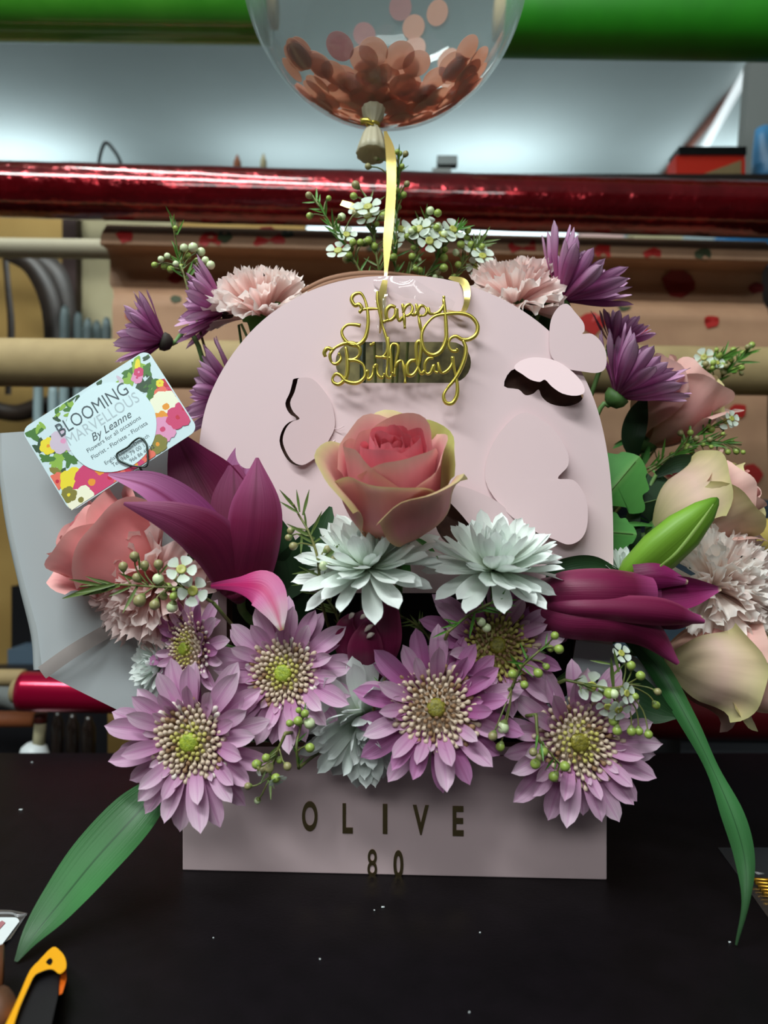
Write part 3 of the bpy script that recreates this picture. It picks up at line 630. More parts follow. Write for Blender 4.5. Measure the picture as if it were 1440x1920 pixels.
def mum(label, c, n, Rr, layers, mats, disc=.36, floret=True, seed=0, w=.16, eye=M_EYE, domeh=.35, calyx=M_CALYX, target=None, flomix=(0, 1, 3), srad=.0016, roll=0, name='chrysanthemum', group='lilac chrysanthemums at the front', sten=True, flen=.14, blunt=.5, cupz=.45, fr=.062, nf=150, jit=7):
    rg = random.Random(seed); t = thing(name, label, 'flower', c, n, roll, group); Wt = WM[t.name]
    for (cnt, ln, el, r0, bend) in layers:
        for i in range(cnt):
            mi = rg.randrange(len(mats)); vr = rg.randrange(5); key = (mats[mi].name, w, round(bend, 2), vr, blunt)
            if key not in CACHE: CACHE[key] = ppetal(mats[mi], w, cupz * (1 if vr % 2 else .6), bend, vr * 7 + 1, blunt, keel=.12 if vr % 2 else 0)
            a_ = (i + rg.uniform(-.22, .22)) * 2 * math.pi / cnt + el * .03; e = math.radians(el + rg.uniform(-jit, jit)); L_ = Rr * ln * rg.uniform(.86, 1.1)
            M_ = Wt @ Matrix.Rotation(a_, 4, 'Z') @ Matrix.Translation((Rr * r0, 0, Rr * .02)) @ Matrix.Rotation(-e, 4, 'Y') @ Matrix.Rotation(rg.uniform(-.3, .3), 4, 'X') @ Matrix.Scale(L_, 4)
            o = bpy.data.objects.new('petal', CACHE[key]); link(o, t, M_)
    if floret:
        mb = MB(); rd = Rr * disc
        v, f, uv = lathe([(rd * 1.02, -Rr * .02), (rd * .95, rd * domeh * .12), (rd * .7, rd * domeh * .5), (rd * .3, rd * domeh * .85), (.0004, rd * domeh)], 24); mb.add(v, f, flomix[0])
        for i in range(nf):
            q = math.sqrt((i + 6) / (nf + 6)); a_ = i * 2.399963
            p = Vector((rd * q * math.cos(a_), rd * q * math.sin(a_), rd * domeh * (1 - q * q * .9)))
            ax = Vector((math.cos(a_) * q * 1.5, math.sin(a_) * q * 1.5, 1.0))
            mi = flomix[1] if q < .5 else (flomix[2] if q > .88 and rg.random() < .6 else flomix[0])
            if rg.random() < .12: mi = 2
            floretgeo(mb, p, ax + Vector((rg.uniform(-.15, .15), rg.uniform(-.15, .15), 0)), Rr * flen * (.5 + 1.1 * q * q), Rr * fr * .5 * (.75 + .35 * q), mi)
        mb.v = [Wt @ x for x in mb.v]; mb.build('floret_disc', M_FLO, t, kind='stuff')
        v, f, uv = lathe([(Rr * .115, rd * domeh * .5), (Rr * .12, rd * domeh + Rr * .05), (Rr * .085, rd * domeh + Rr * .085), (Rr * .03, rd * domeh + Rr * .075)], 14, Wt)
        wob('eye', v, f, eye, t, uv)
    v, f, uv = lathe([(Rr * .03, -Rr * .17), (Rr * .1, -Rr * .15), (Rr * .16, -Rr * .07), (Rr * .17, Rr * .02), (Rr * .1, Rr * .05)], 14, Wt); wob('calyx', v, f, calyx, t, uv)
    if target is None: target = foam(c[0])
    if sten: stem(t, Vector(c) - Vector(n).normalized() * Rr * .14, n, target, srad)
    return t
def carnation(label, c, n, Rr, m, seed, N=42, spread=(88, 8), group=None, target=None, roll=0, ruffle=1.0, m2=None):
    rg = random.Random(seed); t = thing('carnation', label, 'flower', c, n, roll, group); Wt = WM[t.name]
    for vr in range(5):
        for mm in [m] + ([m2] if m2 else []):
            key = ('carn', mm.name, vr, ruffle)
            if key in CACHE: continue
            q = random.Random(vr + 40); ph = [q.uniform(0, 6) for _ in range(5)]
            def fn(u, v, ph=ph):
                s = 2 * u - 1
                w_ = .05 + .40 * v ** 1.25; edge = v ** 3
                x = v * (1 - .10 * s * s) * (1 + edge * (.05 * math.sin(23 * s + ph[0]) + .035 * math.sin(47 * s + ph[1])))
                z = ruffle * v ** 2.2 * (.085 * math.sin(7 * s + ph[2]) + .045 * math.sin(15 * s + ph[3])) + .22 * v ** 3 * math.sin(ph[4]) * .5
                return (x, s * w_, z)
            v, f, uv = grid(30, 8, fn); CACHE[key] = mk('petal', v, f, mm, uv)
    for i in range(N):
        k = i / (N - 1); el = math.radians(spread[0] + (spread[1] - spread[0]) * k + rg.uniform(-7, 7)); a_ = i * 2.39996 + rg.uniform(-.2, .2)
        L_ = Rr * (1.05 + .28 * math.sin(k * 1.6)) * rg.uniform(.92, 1.06)
        mm = m2 if (m2 and rg.random() < .35) else m
        M_ = Wt @ Matrix.Rotation(a_, 4, 'Z') @ Matrix.Translation((Rr * .05, 0, -Rr * .35)) @ Matrix.Rotation(-el, 4, 'Y') @ Matrix.Rotation(rg.uniform(-.7, .7), 4, 'X') @ Matrix.Scale(L_, 4)
        o = bpy.data.objects.new('petal', CACHE[('carn', mm.name, rg.randrange(5), ruffle)]); link(o, t, M_)
    v, f, uv = lathe([(Rr * .05, -Rr * .85), (Rr * .15, -Rr * .8), (Rr * .2, -Rr * .5), (Rr * .24, -Rr * .2)], 14, Wt); wob('calyx', v, f, M_CALYX, t, uv)
    stem(t, Vector(c) - Vector(n).normalized() * Rr * .82, n, target or foam(c[0], .02)); return t
def rose(label, c, n, H, Rr, mats, seed, N=20, group=None, target=None, roll=0, flare=.4, pick=None, sep=1.0, crinkle=.045):
    rg = random.Random(seed); t = thing('rose', label, 'flower', c, n, roll, group); Wt = WM[t.name]
    for k in range(N):
        tt = k / (N - 1); th0 = k * 2.39996 + rg.uniform(-.15, .15) + seed; Rk = Rr * (.10 + .82 * tt ** .85 * sep); Hk = H * (.90 + .12 * math.sin(tt * 2.6) - .10 * tt ** 2 + rg.uniform(-.03, .03))
        span = 3.6 - 1.9 * tt; fl = -.45 + (.45 + flare) * tt + (rg.uniform(0, .15) if tt > .6 else 0); ph = [rg.uniform(0, 6) for _ in range(3)]; pk = rg.uniform(.02, .05) * tt; tl = rg.uniform(-.2, .2)
        def fn(u, v):
            s = 2 * u - 1
            vv = v * (1 - (.06 + .2 * tt) * abs(s) ** 2.6) + pk * v ** 4 * math.exp(-(s / .5) ** 2)
            q = max(0, (v - .55) / .45)
            r = Rk * math.sin(min(1, v * 1.5 + .12) * math.pi / 2) ** .8 + Rk * fl * q * q + Rr * crinkle * v * v * (math.sin(4 * s + ph[0]) + .6 * math.sin(9 * s + ph[1]))
            r += Rr * .22 * max(0, fl) * max(0, (v - .85) / .15) ** 2
            z = Hk * vv - H * .22 * max(0, fl) * max(0, (v - .8) / .2) ** 2 + H * .02 * v * math.sin(6 * s + ph[2]) + H * tl * .1 * s * v
            wf = .42 + .58 * math.sin(min(1, v * 1.2 + .05) * math.pi / 2)
            a_ = th0 + s * span / 2 * wf * (1 + .25 * (1 - tt) * v)
            return (r * math.cos(a_), r * math.sin(a_), z)
        v, f, uv = grid(16, 12, fn)
        mi = pick(tt, k) if pick else min(len(mats) - 1, int(tt * len(mats)))
        me = mk('petal', v, f, mats[mi], uv); ob('petal', me, t, Wt.copy())
    v, f, uv = lathe([(Rr * .06, -H * .12), (Rr * .2, -H * .08), (Rr * .26, H * .03), (Rr * .2, H * .1)], 14, Wt); wob('hip', v, f, M_CALYX, t, uv)
    for k in range(5):
        a_ = k * 1.2566; M_ = Wt @ Matrix.Rotation(a_, 4, 'Z') @ Matrix.Translation((Rr * .2, 0, 0)) @ Matrix.Rotation(math.radians(35), 4, 'Y') @ Matrix.Scale(Rr * .7, 4)
        if 'sep' not in CACHE: CACHE['sep'] = ppetal(M_LEAFB, .12, .3, -.2, 3, .2)
        o = bpy.data.objects.new('sepal', CACHE['sep']); link(o, t, M_)
    stem(t, Vector(c) - Vector(n).normalized() * H * .1, n, target or foam(c[0]), .0024); return t

# wax flower sprigs
def budmesh(m):
    v, f, uv = lathe([(.22, -1.25), (.5, -1.0), (.72, -.65), (.98, -.2), (.95, .35), (.62, .82), (.18, 1.0)], 10); nf = len(f)
    mi = [1 if (i // 10) < 2 else 0 for i in range(nf - 2)] + [1, 0]
    return mk('bud', v, f, [m, M_BUDC], uv, True, mi)
BUD = {k: budmesh(m) for k, m in (('t', M_BUDT), ('w', M_BUDW), ('g', M_BUDG))}
def wpet():
    def fn(u, v):
        s = 2 * u - 1; w_ = .08 + .42 * math.sin(min(1, v * 1.15) * math.pi * .62) ** 1.2
        if v > .75: w_ *= math.sqrt(max(.02, 1 - ((v - .75) / .26) ** 2))
        return (.28 + v * .72, s * w_ * .82, .10 * v * v + .12 * s * s * w_)
    v, f, uv = grid(6, 7, fn); return mk('petal', v, f, M_WAXP, uv)
WPET = wpet()
v_, f_, uv_ = lathe([(.10, -.35), (.30, -.1), (.34, .08), (.24, .10), (.06, .03)], 12); WCEN = mk('blossom', v_, f_, M_WAXC, uv_)
def needle():
    v, f, uv = bladegeo([(0, 0, 0), (.5, 0, .02), (1, 0, -.02)], [.035, .06, .008], (0, 0, 1), cup=-.5, nu=2, ns=6); return v, f, uv
NV, NF, NUV = needle()
NEED = {False: mk('leaf', NV, NF, M_NEEDLE, NUV), True: mk('leaf', NV, NF, M_NEEDLEG, NUV)}
def between(a_, b_): return (b_ - a_)
def sprig(label, d, main, buds=(), flowers=(), needles=(), auto=0, seed=0, fresh=False, target=None, thick=.0008, group='waxflower sprigs', dj=.006, alen=34, sten=True):
    rg = random.Random(seed); base = P(*main[0], d); t = thing('waxflower_sprig', label, 'foliage', base, group=group)
    mp = cat([P(x, y, d + .003 * math.sin(i * 2 + seed)) for i, (x, y) in enumerate(main)], 6 * (len(main)))
    mb = MB(); mb.tube(mp, [thick * (1.1 - .5 * i / len(mp)) for i in range(len(mp))], 6)
    if sten:
        tg = target or foam(base.x); mb.tube(cat([mp[0], mp[0].lerp(tg, .35) + Vector((0, .01, 0)), tg], 8), thick * 1.2, 6)
    def join(p, r):
        # twig from the nearest point of the main stem that lies a little back from the tip
        best = min(mp, key=lambda q: (q - p).length + max(0, .3 * (q - mp[0]).length - .3 * (p - mp[0]).length))
        i = mp.index(best); best = mp[max(0, i - 2)]
        midp = best.lerp(p, .55) + (mp[min(i + 1, len(mp) - 1)] - mp[max(i - 1, 0)]).normalized() * (p - best).length * .15
        mb.tube(cat([best, midp, p], 6), thick * .55, 5); return (p - midp).normalized()
    items = []
    for (x, y, r, k) in buds:
        p = P(x, y, d + rg.uniform(-dj, dj) - .002); ax = join(p, r); items.append((p, ax, S(r, d), k))
    for p, ax, r, k in items:
        M_ = Matrix.Translation(p) @ ax.to_track_quat('Z', 'Y').to_matrix().to_4x4() @ Matrix.Scale(r, 4); link(bpy.data.objects.new('bud', BUD[k]), t, M_)
    for fl in flowers:
        x, y, r = fl[:3]; nn = Vector(fl[3]) if len(fl) > 3 else Vector((rg.uniform(-.5, .5), -1, rg.uniform(-.1, .7)))
        p = P(x, y, d + rg.uniform(-dj, dj) - .003); join(p, r)
        Mf = Matrix.Translation(p) @ nn.normalized().to_track_quat('Z', 'Y').to_matrix().to_4x4() @ Matrix.Rotation(rg.uniform(0, 1.2), 4, 'Z')
        s = S(r, d); bo = link(bpy.data.objects.new('blossom', WCEN), t, Mf @ Matrix.Scale(s, 4))
        for q in range(5): link(bpy.data.objects.new('petal', WPET), bo, Mf @ Matrix.Rotation(q * 1.2566, 4, 'Z') @ Matrix.Scale(s, 4))
    nd = [(P(a_[0], a_[1], d), P(a_[2], a_[3], d + rg.uniform(-.006, .004))) for a_ in needles]
    for _ in range(auto):
        i = rg.randrange(1, len(mp) - 1); tn = (mp[i + 1] - mp[i - 1]).normalized(); sd = Vector((rg.uniform(-1, 1), rg.uniform(-1, .6), rg.uniform(-1, 1)))
        nd.append((mp[i], mp[i] + (tn * .8 + sd * .7).normalized() * S(alen * rg.uniform(.6, 1.1), d)))
    for a_, b_ in nd:
        ax = b_ - a_; X = ax.normalized(); Y = Vector((0, 1, 0)).cross(X); Y = Y.normalized() if Y.length > .05 else X.orthogonal().normalized(); Z = X.cross(Y)
        M_ = Matrix((X.to_4d(), Y.to_4d(), Z.to_4d(), (0, 0, 0, 1))).transposed(); M_[3] = (0, 0, 0, 1)
        M_ = Matrix.Translation(a_) @ M_ @ Matrix.Scale(ax.length, 4); link(bpy.data.objects.new('leaf', NEED[fresh]), t, M_)
    mb.build('stem', M_WSTEM, t); return t

# ------------------------------------------------------------------ front lilac chrysanthemums
def front(label, x, y, d, n, r, seed, mats=M_MUM, **k):
    c = P(x, y, d); L3 = [(14, .80, 6, .24, -.12), (13, .80, 19, .22, -.02), (11, .60, 34, .24, .05), (16, .30, 46, .34, .05)]
    L3 = k.pop('layers', L3)
    return mum(label, c, n, S(r, d), L3, mats, seed=seed, **k)
front('large lilac chrysanthemum at lower left, in front of the long leaf', 362, 1388, .392, (-.08, -.96, .12), 152, 11)
front('lilac chrysanthemum with yellow-green eye below the drooping lily petal', 535, 1262, .405, (-.10, -.95, .18), 138, 12)
front('small lilac chrysanthemum facing left under the wax flowers, half hidden', 362, 1216, .412, (-.62, -.75, .1), 104, 13, mats=M_MUM + M_MUMD, disc=.5)
front('deep rose-lilac chrysanthemum at bottom centre above the letters V and E', 818, 1328, .390, (-.06, -.93, .28), 150, 14, mats=M_MUM + M_MUMD * 2, eye=M_EYED, disc=.42, flomix=(0, 2, 0))
front('rose-lilac chrysanthemum with brown centre just left of the closed lily', 928, 1212, .408, (.06, -.95, .25), 136, 15, mats=M_MUMD + M_MUM, eye=M_EYED, disc=.44, flomix=(1, 2, 0))
front('lilac chrysanthemum at lower right above the corner of the box', 1080, 1388, .398, (.02, -.96, .12), 148, 16, eye=M_EYED, disc=.42, flomix=(0, 1, 0))
# ------------------------------------------------------------------ white chrysanthemums
WL = [(18, 1.0, 2, .08, -.10), (18, .95, 14, .08, .04), (18, .88, 28, .07, .12), (16, .80, 42, .06, .2), (14, .70, 56, .04, .26), (12, .58, 70, .03, .3), (8, .46, 82, .02, .3)]
def white(label, x, y, d, n, r, seed, layers=WL, **k):
    return mum(label, P(x, y, d), n, S(r, d), layers, M_WHT, seed=seed, floret=False, w=.135, blunt=.68, cupz=.25, jit=11, name='white_chrysanthemum', group='white chrysanthemums', **k)
white('white chrysanthemum directly under the pink rose', 690, 1062, .404, (-.15, -.5, .85), 132, 21)
white('white chrysanthemum right of the pink rose, above the closed lily', 925, 1068, .404, (.05, -.42, .9), 132, 22)
white('shaded white chrysanthemum drooping over the box rim below centre', 685, 1345, .412, (.05, -.85, -.45), 128, 23)
white('white chrysanthemum mostly hidden at left behind the lilac ones', 300, 1245, .430, (-.6, -.7, .2), 60, 24)
white('white chrysanthemum peeking out behind the right edge of the arch', 1170, 1075, .440, (.2, -.6, .75), 54, 25)
# ------------------------------------------------------------------ purple chrysanthemums seen from the side
PL = [(15, .95, 34, .10, .10), (14, .88, 50, .08, .08), (10, .70, 66, .06, .05)]
def purple(label, x, y, d, n, r, seed, layers=PL, **k):
    c = P(x, y, d); return mum(label, c, n, S(r, d), layers, M_PUR, seed=seed, floret=False, w=.11, disc=.12, domeh=.6, blunt=.6, flen=.2, fr=.05, target=foam(c.x, .035), name='purple_chrysanthemum', group='purple side-facing chrysanthemums', nf=40, **k)
purple('purple chrysanthemum turned left below the upper left carnation', 422, 582, .485, (-.85, -.25, .12), 104, 31, calyx=M_CALYXD)
purple('purple chrysanthemum facing left above the name card', 306, 640, .480, (-.80, -.25, .25), 104, 32, calyx=M_CALYXD)
purple('purple chrysanthemum half hidden at the left edge of the arch', 445, 745, .478, (-.85, -.15, .25), 112, 33)
purple('purple chrysanthemum at upper right, petals fanned up and right', 1052, 562, .480, (.62, -.25, .72), 130, 34)
purple('purple chrysanthemum at right with green calyx beside the butterfly', 1158, 742, .478, (.55, -.3, .75), 136, 35)
purple('purple chrysanthemum between the two right ones, partly hidden', 1150, 650, .500, (.4, -.2, .85), 80, 36)
# ------------------------------------------------------------------ carnations
carnation('pale pink carnation above the upper left of the arch', P(496, 568, .480), (.03, -.15, 1), S(78, .48), M_CARN[1], 41, N=46, spread=(88, -6), m2=M_CARN[0])
carnation('pale pink carnation above the upper right of the arch', P(966, 545, .485), (-.05, -.3, .95), S(74, .485), M_CARN[0], 42, N=40, spread=(88, -8), m2=M_CARN[1])
carnation('cream carnation at the right edge above the peach rose', P(1362, 1092, .440), (.35, -.85, .35), S(92, .44), M_CARN[2], 43, N=42, spread=(88, 2), m2=M_CARN[1])
carnation('pink carnation at left behind the wax flower sprig', P(268, 1095, .432), (-.55, -.72, -.2), S(98, .432), M_CARN[3], 44, N=36, spread=(88, 0), m2=M_CARN[0])
# ------------------------------------------------------------------ roses
rose('pink rose with greenish outer petals in front of the arch centre', P(746, 1004, .408), (-.06, -.60, .80), S(215, .41), S(112, .41), M_ROSE, 3, N=24, flare=.2, crinkle=.04, pick=lambda t, k: 0 if t < .55 else (1 if t < .80 else (3 if k == 20 else 2)))
rose('salmon rose at left beside the name card', P(290, 1092, .440), (-.72, -.22, .62), S(185, .44), S(100, .44), [M_SALM[0], M_SALM[1], M_SALM[1]], 5, N=20, flare=.22)
rose('peach and green rose at lower right edge', P(1245, 1235, .445), (.92, -.38, -.05), S(185, .445), S(92, .445), [M_PEACH[0], M_PEACH[1], M_PEACH[2]], 4, N=20, flare=.3, pick=lambda t, k: 0 if t < .4 else (2 if k % 2 == 0 else 1))
rose('pale green and pink rose at right behind the green lily bud', P(1232, 995, .470), (.70, -.30, .42), S(185, .47), S(86, .47), [M_PEACH[0], M_PEACH[1], M_PEACH[2]], 8, N=18, flare=.2, pick=lambda t, k: 0 if t < .4 else (2 if k % 2 == 0 else 1))
rose('blurred peach rose at right behind the purple chrysanthemum', P(1212, 830, .520), (.50, -.3, .75), S(165, .52), S(80, .52), [M_PEACH[0], M_PEACH[1], M_PEACH[2]], 9, N=16, flare=.25, pick=lambda t, k: 0 if t < .4 else (2 if k % 3 == 0 else 1))

# ------------------------------------------------------------------ lilies
t = thing('open_lily', 'open wine-purple lily left of the box centre, over the name card corner', 'flower', P(440, 1095, .425))
pet = lambda pxs, hw, m, **k: pblade('petal', pxs, hw, m, t, **k)
pet([(450, 1080, .426), (446, 1000, .431), (440, 930, .434), (438, 872, .438)], [26, 50, 42, 10], M_LILY_IN, cup=.1, nu=8)
pet([(448, 1080, .428), (420, 1000, .436), (388, 925, .442), (352, 860, .445), (323, 802, .446)], [26, 74, 74, 40, 3], M_LILY_IN, cup=.25, nu=12, ns=26)
pet([(455, 1070, .430), (456, 960, .440), (456, 880, .444), (471, 808, .446)], [24, 50, 36, 3], M_LILY_LIL, cup=.12, nu=12, ns=26)
pet([(478, 1080, .422), (496, 1000, .424), (502, 940, .424), (496, 892, .424)], [26, 26, 19, 6], M_LILY_OUT, cup=-.3, nu=10, ns=22, ruff=.1)
pet([(440, 1080, .420), (370, 985, .412), (290, 918, .404), (203, 890, .398)], [22, 42, 33, 3], M_LILY_LIL, up=(.2, -.8, .5), cup=.3, nu=12, ns=26)
pet([(440, 1102, .415), (400, 1020, .400), (330, 975, .392), (232, 944, .388)], [34, 50, 34, 3], M_LILY_OUT, up=(.1, -1, -.1), cup=-.25, nu=12, ns=26)
pet([(452, 1105, .415), (470, 1020, .400), (478, 940, .398), (482, 858, .402)], [46, 52, 46, 3], M_LILY_OUT, cup=-.35, nu=12, ns=26)
pet([(395, 1098, .408), (445, 1096, .400), (490, 1102, .394), (514, 1136, .389), (528, 1182, .386)], [5, 15, 36, 27, 4], M_LILY_DROP, up=(.1, -1, .25), cup=-.15, nu=10, ns=26)
mb = MB(); mb.tube([P(440, 1098, .424), P(450, 1125, .43)], [S(30, .42), S(12, .42)], 16); mb.build('throat', M_LILY_OUT, t)
stem(t, P(450, 1118, .43), (-.2, -.6, .8), foam(-.07), .0025)

t = thing('closed_lily', 'long closed wine-purple lily lying across the right side', 'flower', P(985, 1125, .415))
def axisgeo(p0, p1, prof, lobes=3, amp=.06, n=36, roll=0):
    ax = (p1 - p0); q = ax.normalized().to_track_quat('Z', 'Y').to_matrix().to_4x4()
    Mx = Matrix.Translation(p0) @ q @ Matrix.Rotation(roll, 4, 'Z'); L_ = ax.length
    return lathe([(r, z * L_) for r, z in prof], n, Mx, True, lobes, amp)
d = .405
pet([(975, 1112, .415), (1040, 1095, .398), (1140, 1092, .392), (1232, 1098, .398)], [12, 34, 42, 34], M_LILY_BUD, cup=-.55, nu=14, ns=24, up=(0, -.8, .5))
pet([(975, 1128, .415), (1050, 1165, .396), (1140, 1172, .392), (1215, 1190, .396), (1272, 1245, .398)], [12, 36, 40, 30, 4], M_LILY_BUD, cup=-.5, nu=14, ns=28, up=(0, -.95, -.2))
pet([(980, 1120, .412), (1060, 1138, .393), (1150, 1142, .388), (1250, 1150, .388), (1322, 1166, .392)], [8, 16, 24, 26, 4], M_LILY_BUD, cup=-.6, nu=12, ns=28)
pet([(1190, 1085, .404), (1240, 1082, .402), (1290, 1092, .404)], [26, 24, 4], M_LILY_TIP, cup=-.4, nu=10, ns=14)
pet([(1205, 1110, .408), (1280, 1110, .408), (1352, 1104, .410)], [28, 30, 3], M_LILY_TIP, cup=.5, nu=10, ns=16)
pet([(1200, 1150, .402), (1270, 1160, .400), (1318, 1158, .402)], [22, 22, 3], M_LILY_TIP, cup=-.4, nu=10, ns=14)
v, f, uv = axisgeo(P(978, 1122, .418), P(1225, 1128, .418), [(S(12, d), 0), (S(40, d), .15), (S(52, d), .4), (S(56, d), .7), (S(48, d), 1)]); wob('inner_petal', v, f, M_LILY_BUD, t, [(b, a) for a, b in uv] and uv)
stem(t, P(980, 1122, .416), (.9, -.3, .1), foam(.06), .0025, out=.015)

t = thing('lily_bud', 'small dark wine lily bud in the shade at centre', 'flower bud', P(690, 1260, .42))
v, f, uv = axisgeo(P(692, 1275, .435), P(690, 1150, .405), [(S(22, d), 0), (S(44, d), .3), (S(48, d), .6), (S(38, d), .85), (S(14, d), 1)], 3, .05); wob('inner_petal', v, f, M_LILY_BUD, t, uv)
pet([(705, 1270, .412), (716, 1210, .398), (722, 1150, .400), (741, 1104, .402)], [22, 36, 30, 3], M_LILY_BUD, cup=-.4, nu=10, ns=20)
pet([(668, 1268, .412), (650, 1210, .400), (648, 1175, .398), (658, 1152, .400)], [16, 24, 18, 5], M_LILY_BUD, cup=-.4, nu=10, ns=20)
pet([(686, 1275, .408), (684, 1230, .392), (688, 1190, .390), (692, 1158, .396)], [24, 34, 26, 6], M_LILY_BUD, cup=-.4, nu=10, ns=20)
M_TIPW = mat('pale_bud_tip', C(222, 206, 196), .5)
mb = MB()
for a_, b_ in (((655, 1160), (664, 1150)), ((676, 1160), (688, 1154)), ((684, 1184), (700, 1172)), ((688, 1196), (702, 1188))): mb.tube(cat([P(*a_, .388), P((a_[0] + b_[0]) / 2, (a_[1] + b_[1]) / 2 - 2, .3865), P(*b_, .388)], 5), [.0004, .0009, .0013, .0012, .0008, .0003], 8)
mb.build('pale_tips', M_TIPW, t)
stem(t, P(692, 1275, .435), (0, -.5, .8), foam(0), .0025, out=.008)

t = thing('green_lily_bud', 'bright green pointed lily bud rising at right behind the closed lily', 'flower bud', P(1172, 1090, .42))
v, f, uv = axisgeo(P(1160, 1095, .425), P(1346, 934, .410), [(S(14, d), 0), (S(32, d), .15), (S(41, d), .4), (S(38, d), .65), (S(24, d), .86), (S(10, d), .97), (S(3, d), 1)], 3, .10, 48, .5); wob('bud_body', v, f, M_GBUD, t, uv)
pblade('seam', [(1238, 1062, .397), (1270, 1035, .3945), (1310, 985, .396), (1338, 945, .404)], [2, 3, 3, 1], pmat('pale_seam', [(0, C(150, 186, 90)), (1, C(170, 200, 110))]), t, cup=-.3, nu=4)
stem(t, P(1162, 1093, .425), (.6, -.3, .6), foam(.08), .0025, out=.01)

# ------------------------------------------------------------------ leaves
def leafthing(name, label, pxs, hw, m, st=None, **k):
    t = thing(name, label, 'leaf', P(*pxs[0])); pblade('blade', pxs, hw, m, t, **k)
    a_ = P(*pxs[0]); tg = foam(a_.x) if st is None else st
    mb = MB(); mb.tube(cat([a_, a_.lerp(tg, .5) + Vector((0, .004, .006)), tg], 8), .0012, 6); mb.build('stalk', M_STEM, t); return t
leafthing('long_leaf', 'long broad green leaf reaching down to the table at lower left', [(320, 1452, .415), (262, 1520, .398), (180, 1610, .384), (112, 1693, .373), (66, 1750, .364), (30, 1803, .3535)], [16, 46, 50, 39, 24, 4], M_LEAF, cup=.22, nu=12, ns=34, up=(-.25, -1, .45))
leafthing('long_leaf', 'long narrow dark leaf arching down at right to the table', [(1170, 1190, .435), (1232, 1250, .420), (1290, 1350, .405), (1335, 1440, .395), (1374, 1530, .385), (1396, 1610, .378), (1398, 1690, .370), (1380, 1772, .366)], [8, 19, 17, 12, 21, 18, 7, 2], M_LEAF, cup=-.5, nu=10, ns=44, roll=.6)
def lobed(name, label, c, d, ang, L_, m, n=(0, -1, .2)):
    base = [(0, 0), (.10, .08), (.30, .34), (.26, .42), (.42, .56), (.52, .52), (.60, .40), (.74, .42), (.84, .26), (.92, .22), (1, 0)]
    pts = base + [(x, -y) for x, y in base[-2:0:-1]]
    cl = closed(pts, 3); Mx = Matrix.Translation(P(*c, d)) @ Vector(n).normalized().to_track_quat('Z', 'Y').to_matrix().to_4x4() @ Matrix.Rotation(ang, 4, 'Z'); s = S(L_, d)
    t = thing(name, label, 'leaf', P(*c, d))
    v = [Mx @ Vector((.45 * s, 0, 0))] + [Mx @ Vector((x * s, y * s, -.12 * s * abs(y) * 2)) for x, y in cl]; k = len(cl)
    f = [(0, 1 + i, 1 + (i + 1) % k) for i in range(k)]; uv = [(.5, .45)] + [(y * .5 + .5, x) for x, y in cl]
    wob('blade', v, f, m, t, uv, smooth=False)
    mb = MB(); mb.tube([Mx @ Vector((0, 0, -.0002)), Mx @ Vector((.9 * s, 0, .0004))], [.0006, .0002], 5); mb.tube(cat([Mx @ Vector((0, 0, 0)), Mx @ Vector((-.3 * s, 0, -.2 * s)), foam(P(*c, d).x, .02)], 8), .0009, 6); mb.build('midrib', M_STEM, t)
lobed('chrysanthemum_leaf', 'bright green lobed leaf right of the arch edge', (1120, 950), .455, .85, 130, M_LEAFB)
lobed('chrysanthemum_leaf', 'small green leaf tip below the lobed leaf at the arch edge', (1120, 995), .455, -.1, 74, M_LEAFB)
lobed('chrysanthemum_leaf', 'dark green lobed leaf right of the bright one', (1180, 950), .475, .25, 110, M_LEAFD)
lobed('chrysanthemum_leaf', 'green lobed leaf under the upper left carnation', (470, 640), .470, .95, 96, M_LEAFB)
lobed('chrysanthemum_leaf', 'dark green leaf under the upper right carnation', (960, 640), .480, .9, 110, M_LEAFD)
for i, (pxs, hw, lab) in enumerate([
    ([(450, 1130, .44), (540, 1080, .43), (600, 1010, .43), (620, 950, .434)], [20, 40, 30, 3], 'dark leaf behind the white chrysanthemum at left'),
    ([(560, 1200, .44), (545, 1100, .43), (530, 1020, .428), (515, 960, .43)], [20, 34, 26, 3], 'dark leaf at the right side of the open lily'),
    ([(1000, 1080, .44), (1060, 1062, .43), (1110, 1056, .43), (1160, 1070, .432)], [10, 16, 14, 3], 'dark leaf showing above the closed lily'),
    ([(330, 1180, .44), (360, 1120, .43), (380, 1080, .428), (375, 1040, .43)], [20, 34, 26, 3], 'dark leaf behind the wax flower sprig at left'),
    ([(1120, 1240, .44), (1180, 1300, .42), (1230, 1330, .415), (1270, 1345, .41)], [20, 40, 28, 3], 'dark leaf behind the right wax flower sprig'),
    ([(1215, 1080, .47), (1188, 1010, .465), (1190, 950, .468), (1215, 890, .47)], [8, 14, 12, 2], 'narrow green leaf left of the pale green rose'),
    ([(1190, 860, .50), (1185, 820, .495), (1195, 780, .497), (1212, 740, .5)], [8, 22, 20, 2], 'dark leaf below the right purple chrysanthemum'),
    ([(1230, 890, .48), (1270, 870, .475), (1310, 868, .475), (1345, 862, .478)], [6, 16, 14, 2], 'dark leaf under the upper right wax flower sprig'),
    ([(600, 1330, .44), (640, 1250, .43), (660, 1200, .428), (664, 1150, .43)], [20, 40, 26, 3], 'dark leaf behind the small lily bud'),
    ([(880, 1300, .44), (860, 1240, .43), (850, 1190, .43), (846, 1140, .434)], [20, 34, 22, 3], 'dark leaf between the lower centre chrysanthemums')]):
    leafthing('dark_leaf', lab, pxs, hw, M_LEAFD, cup=.25)

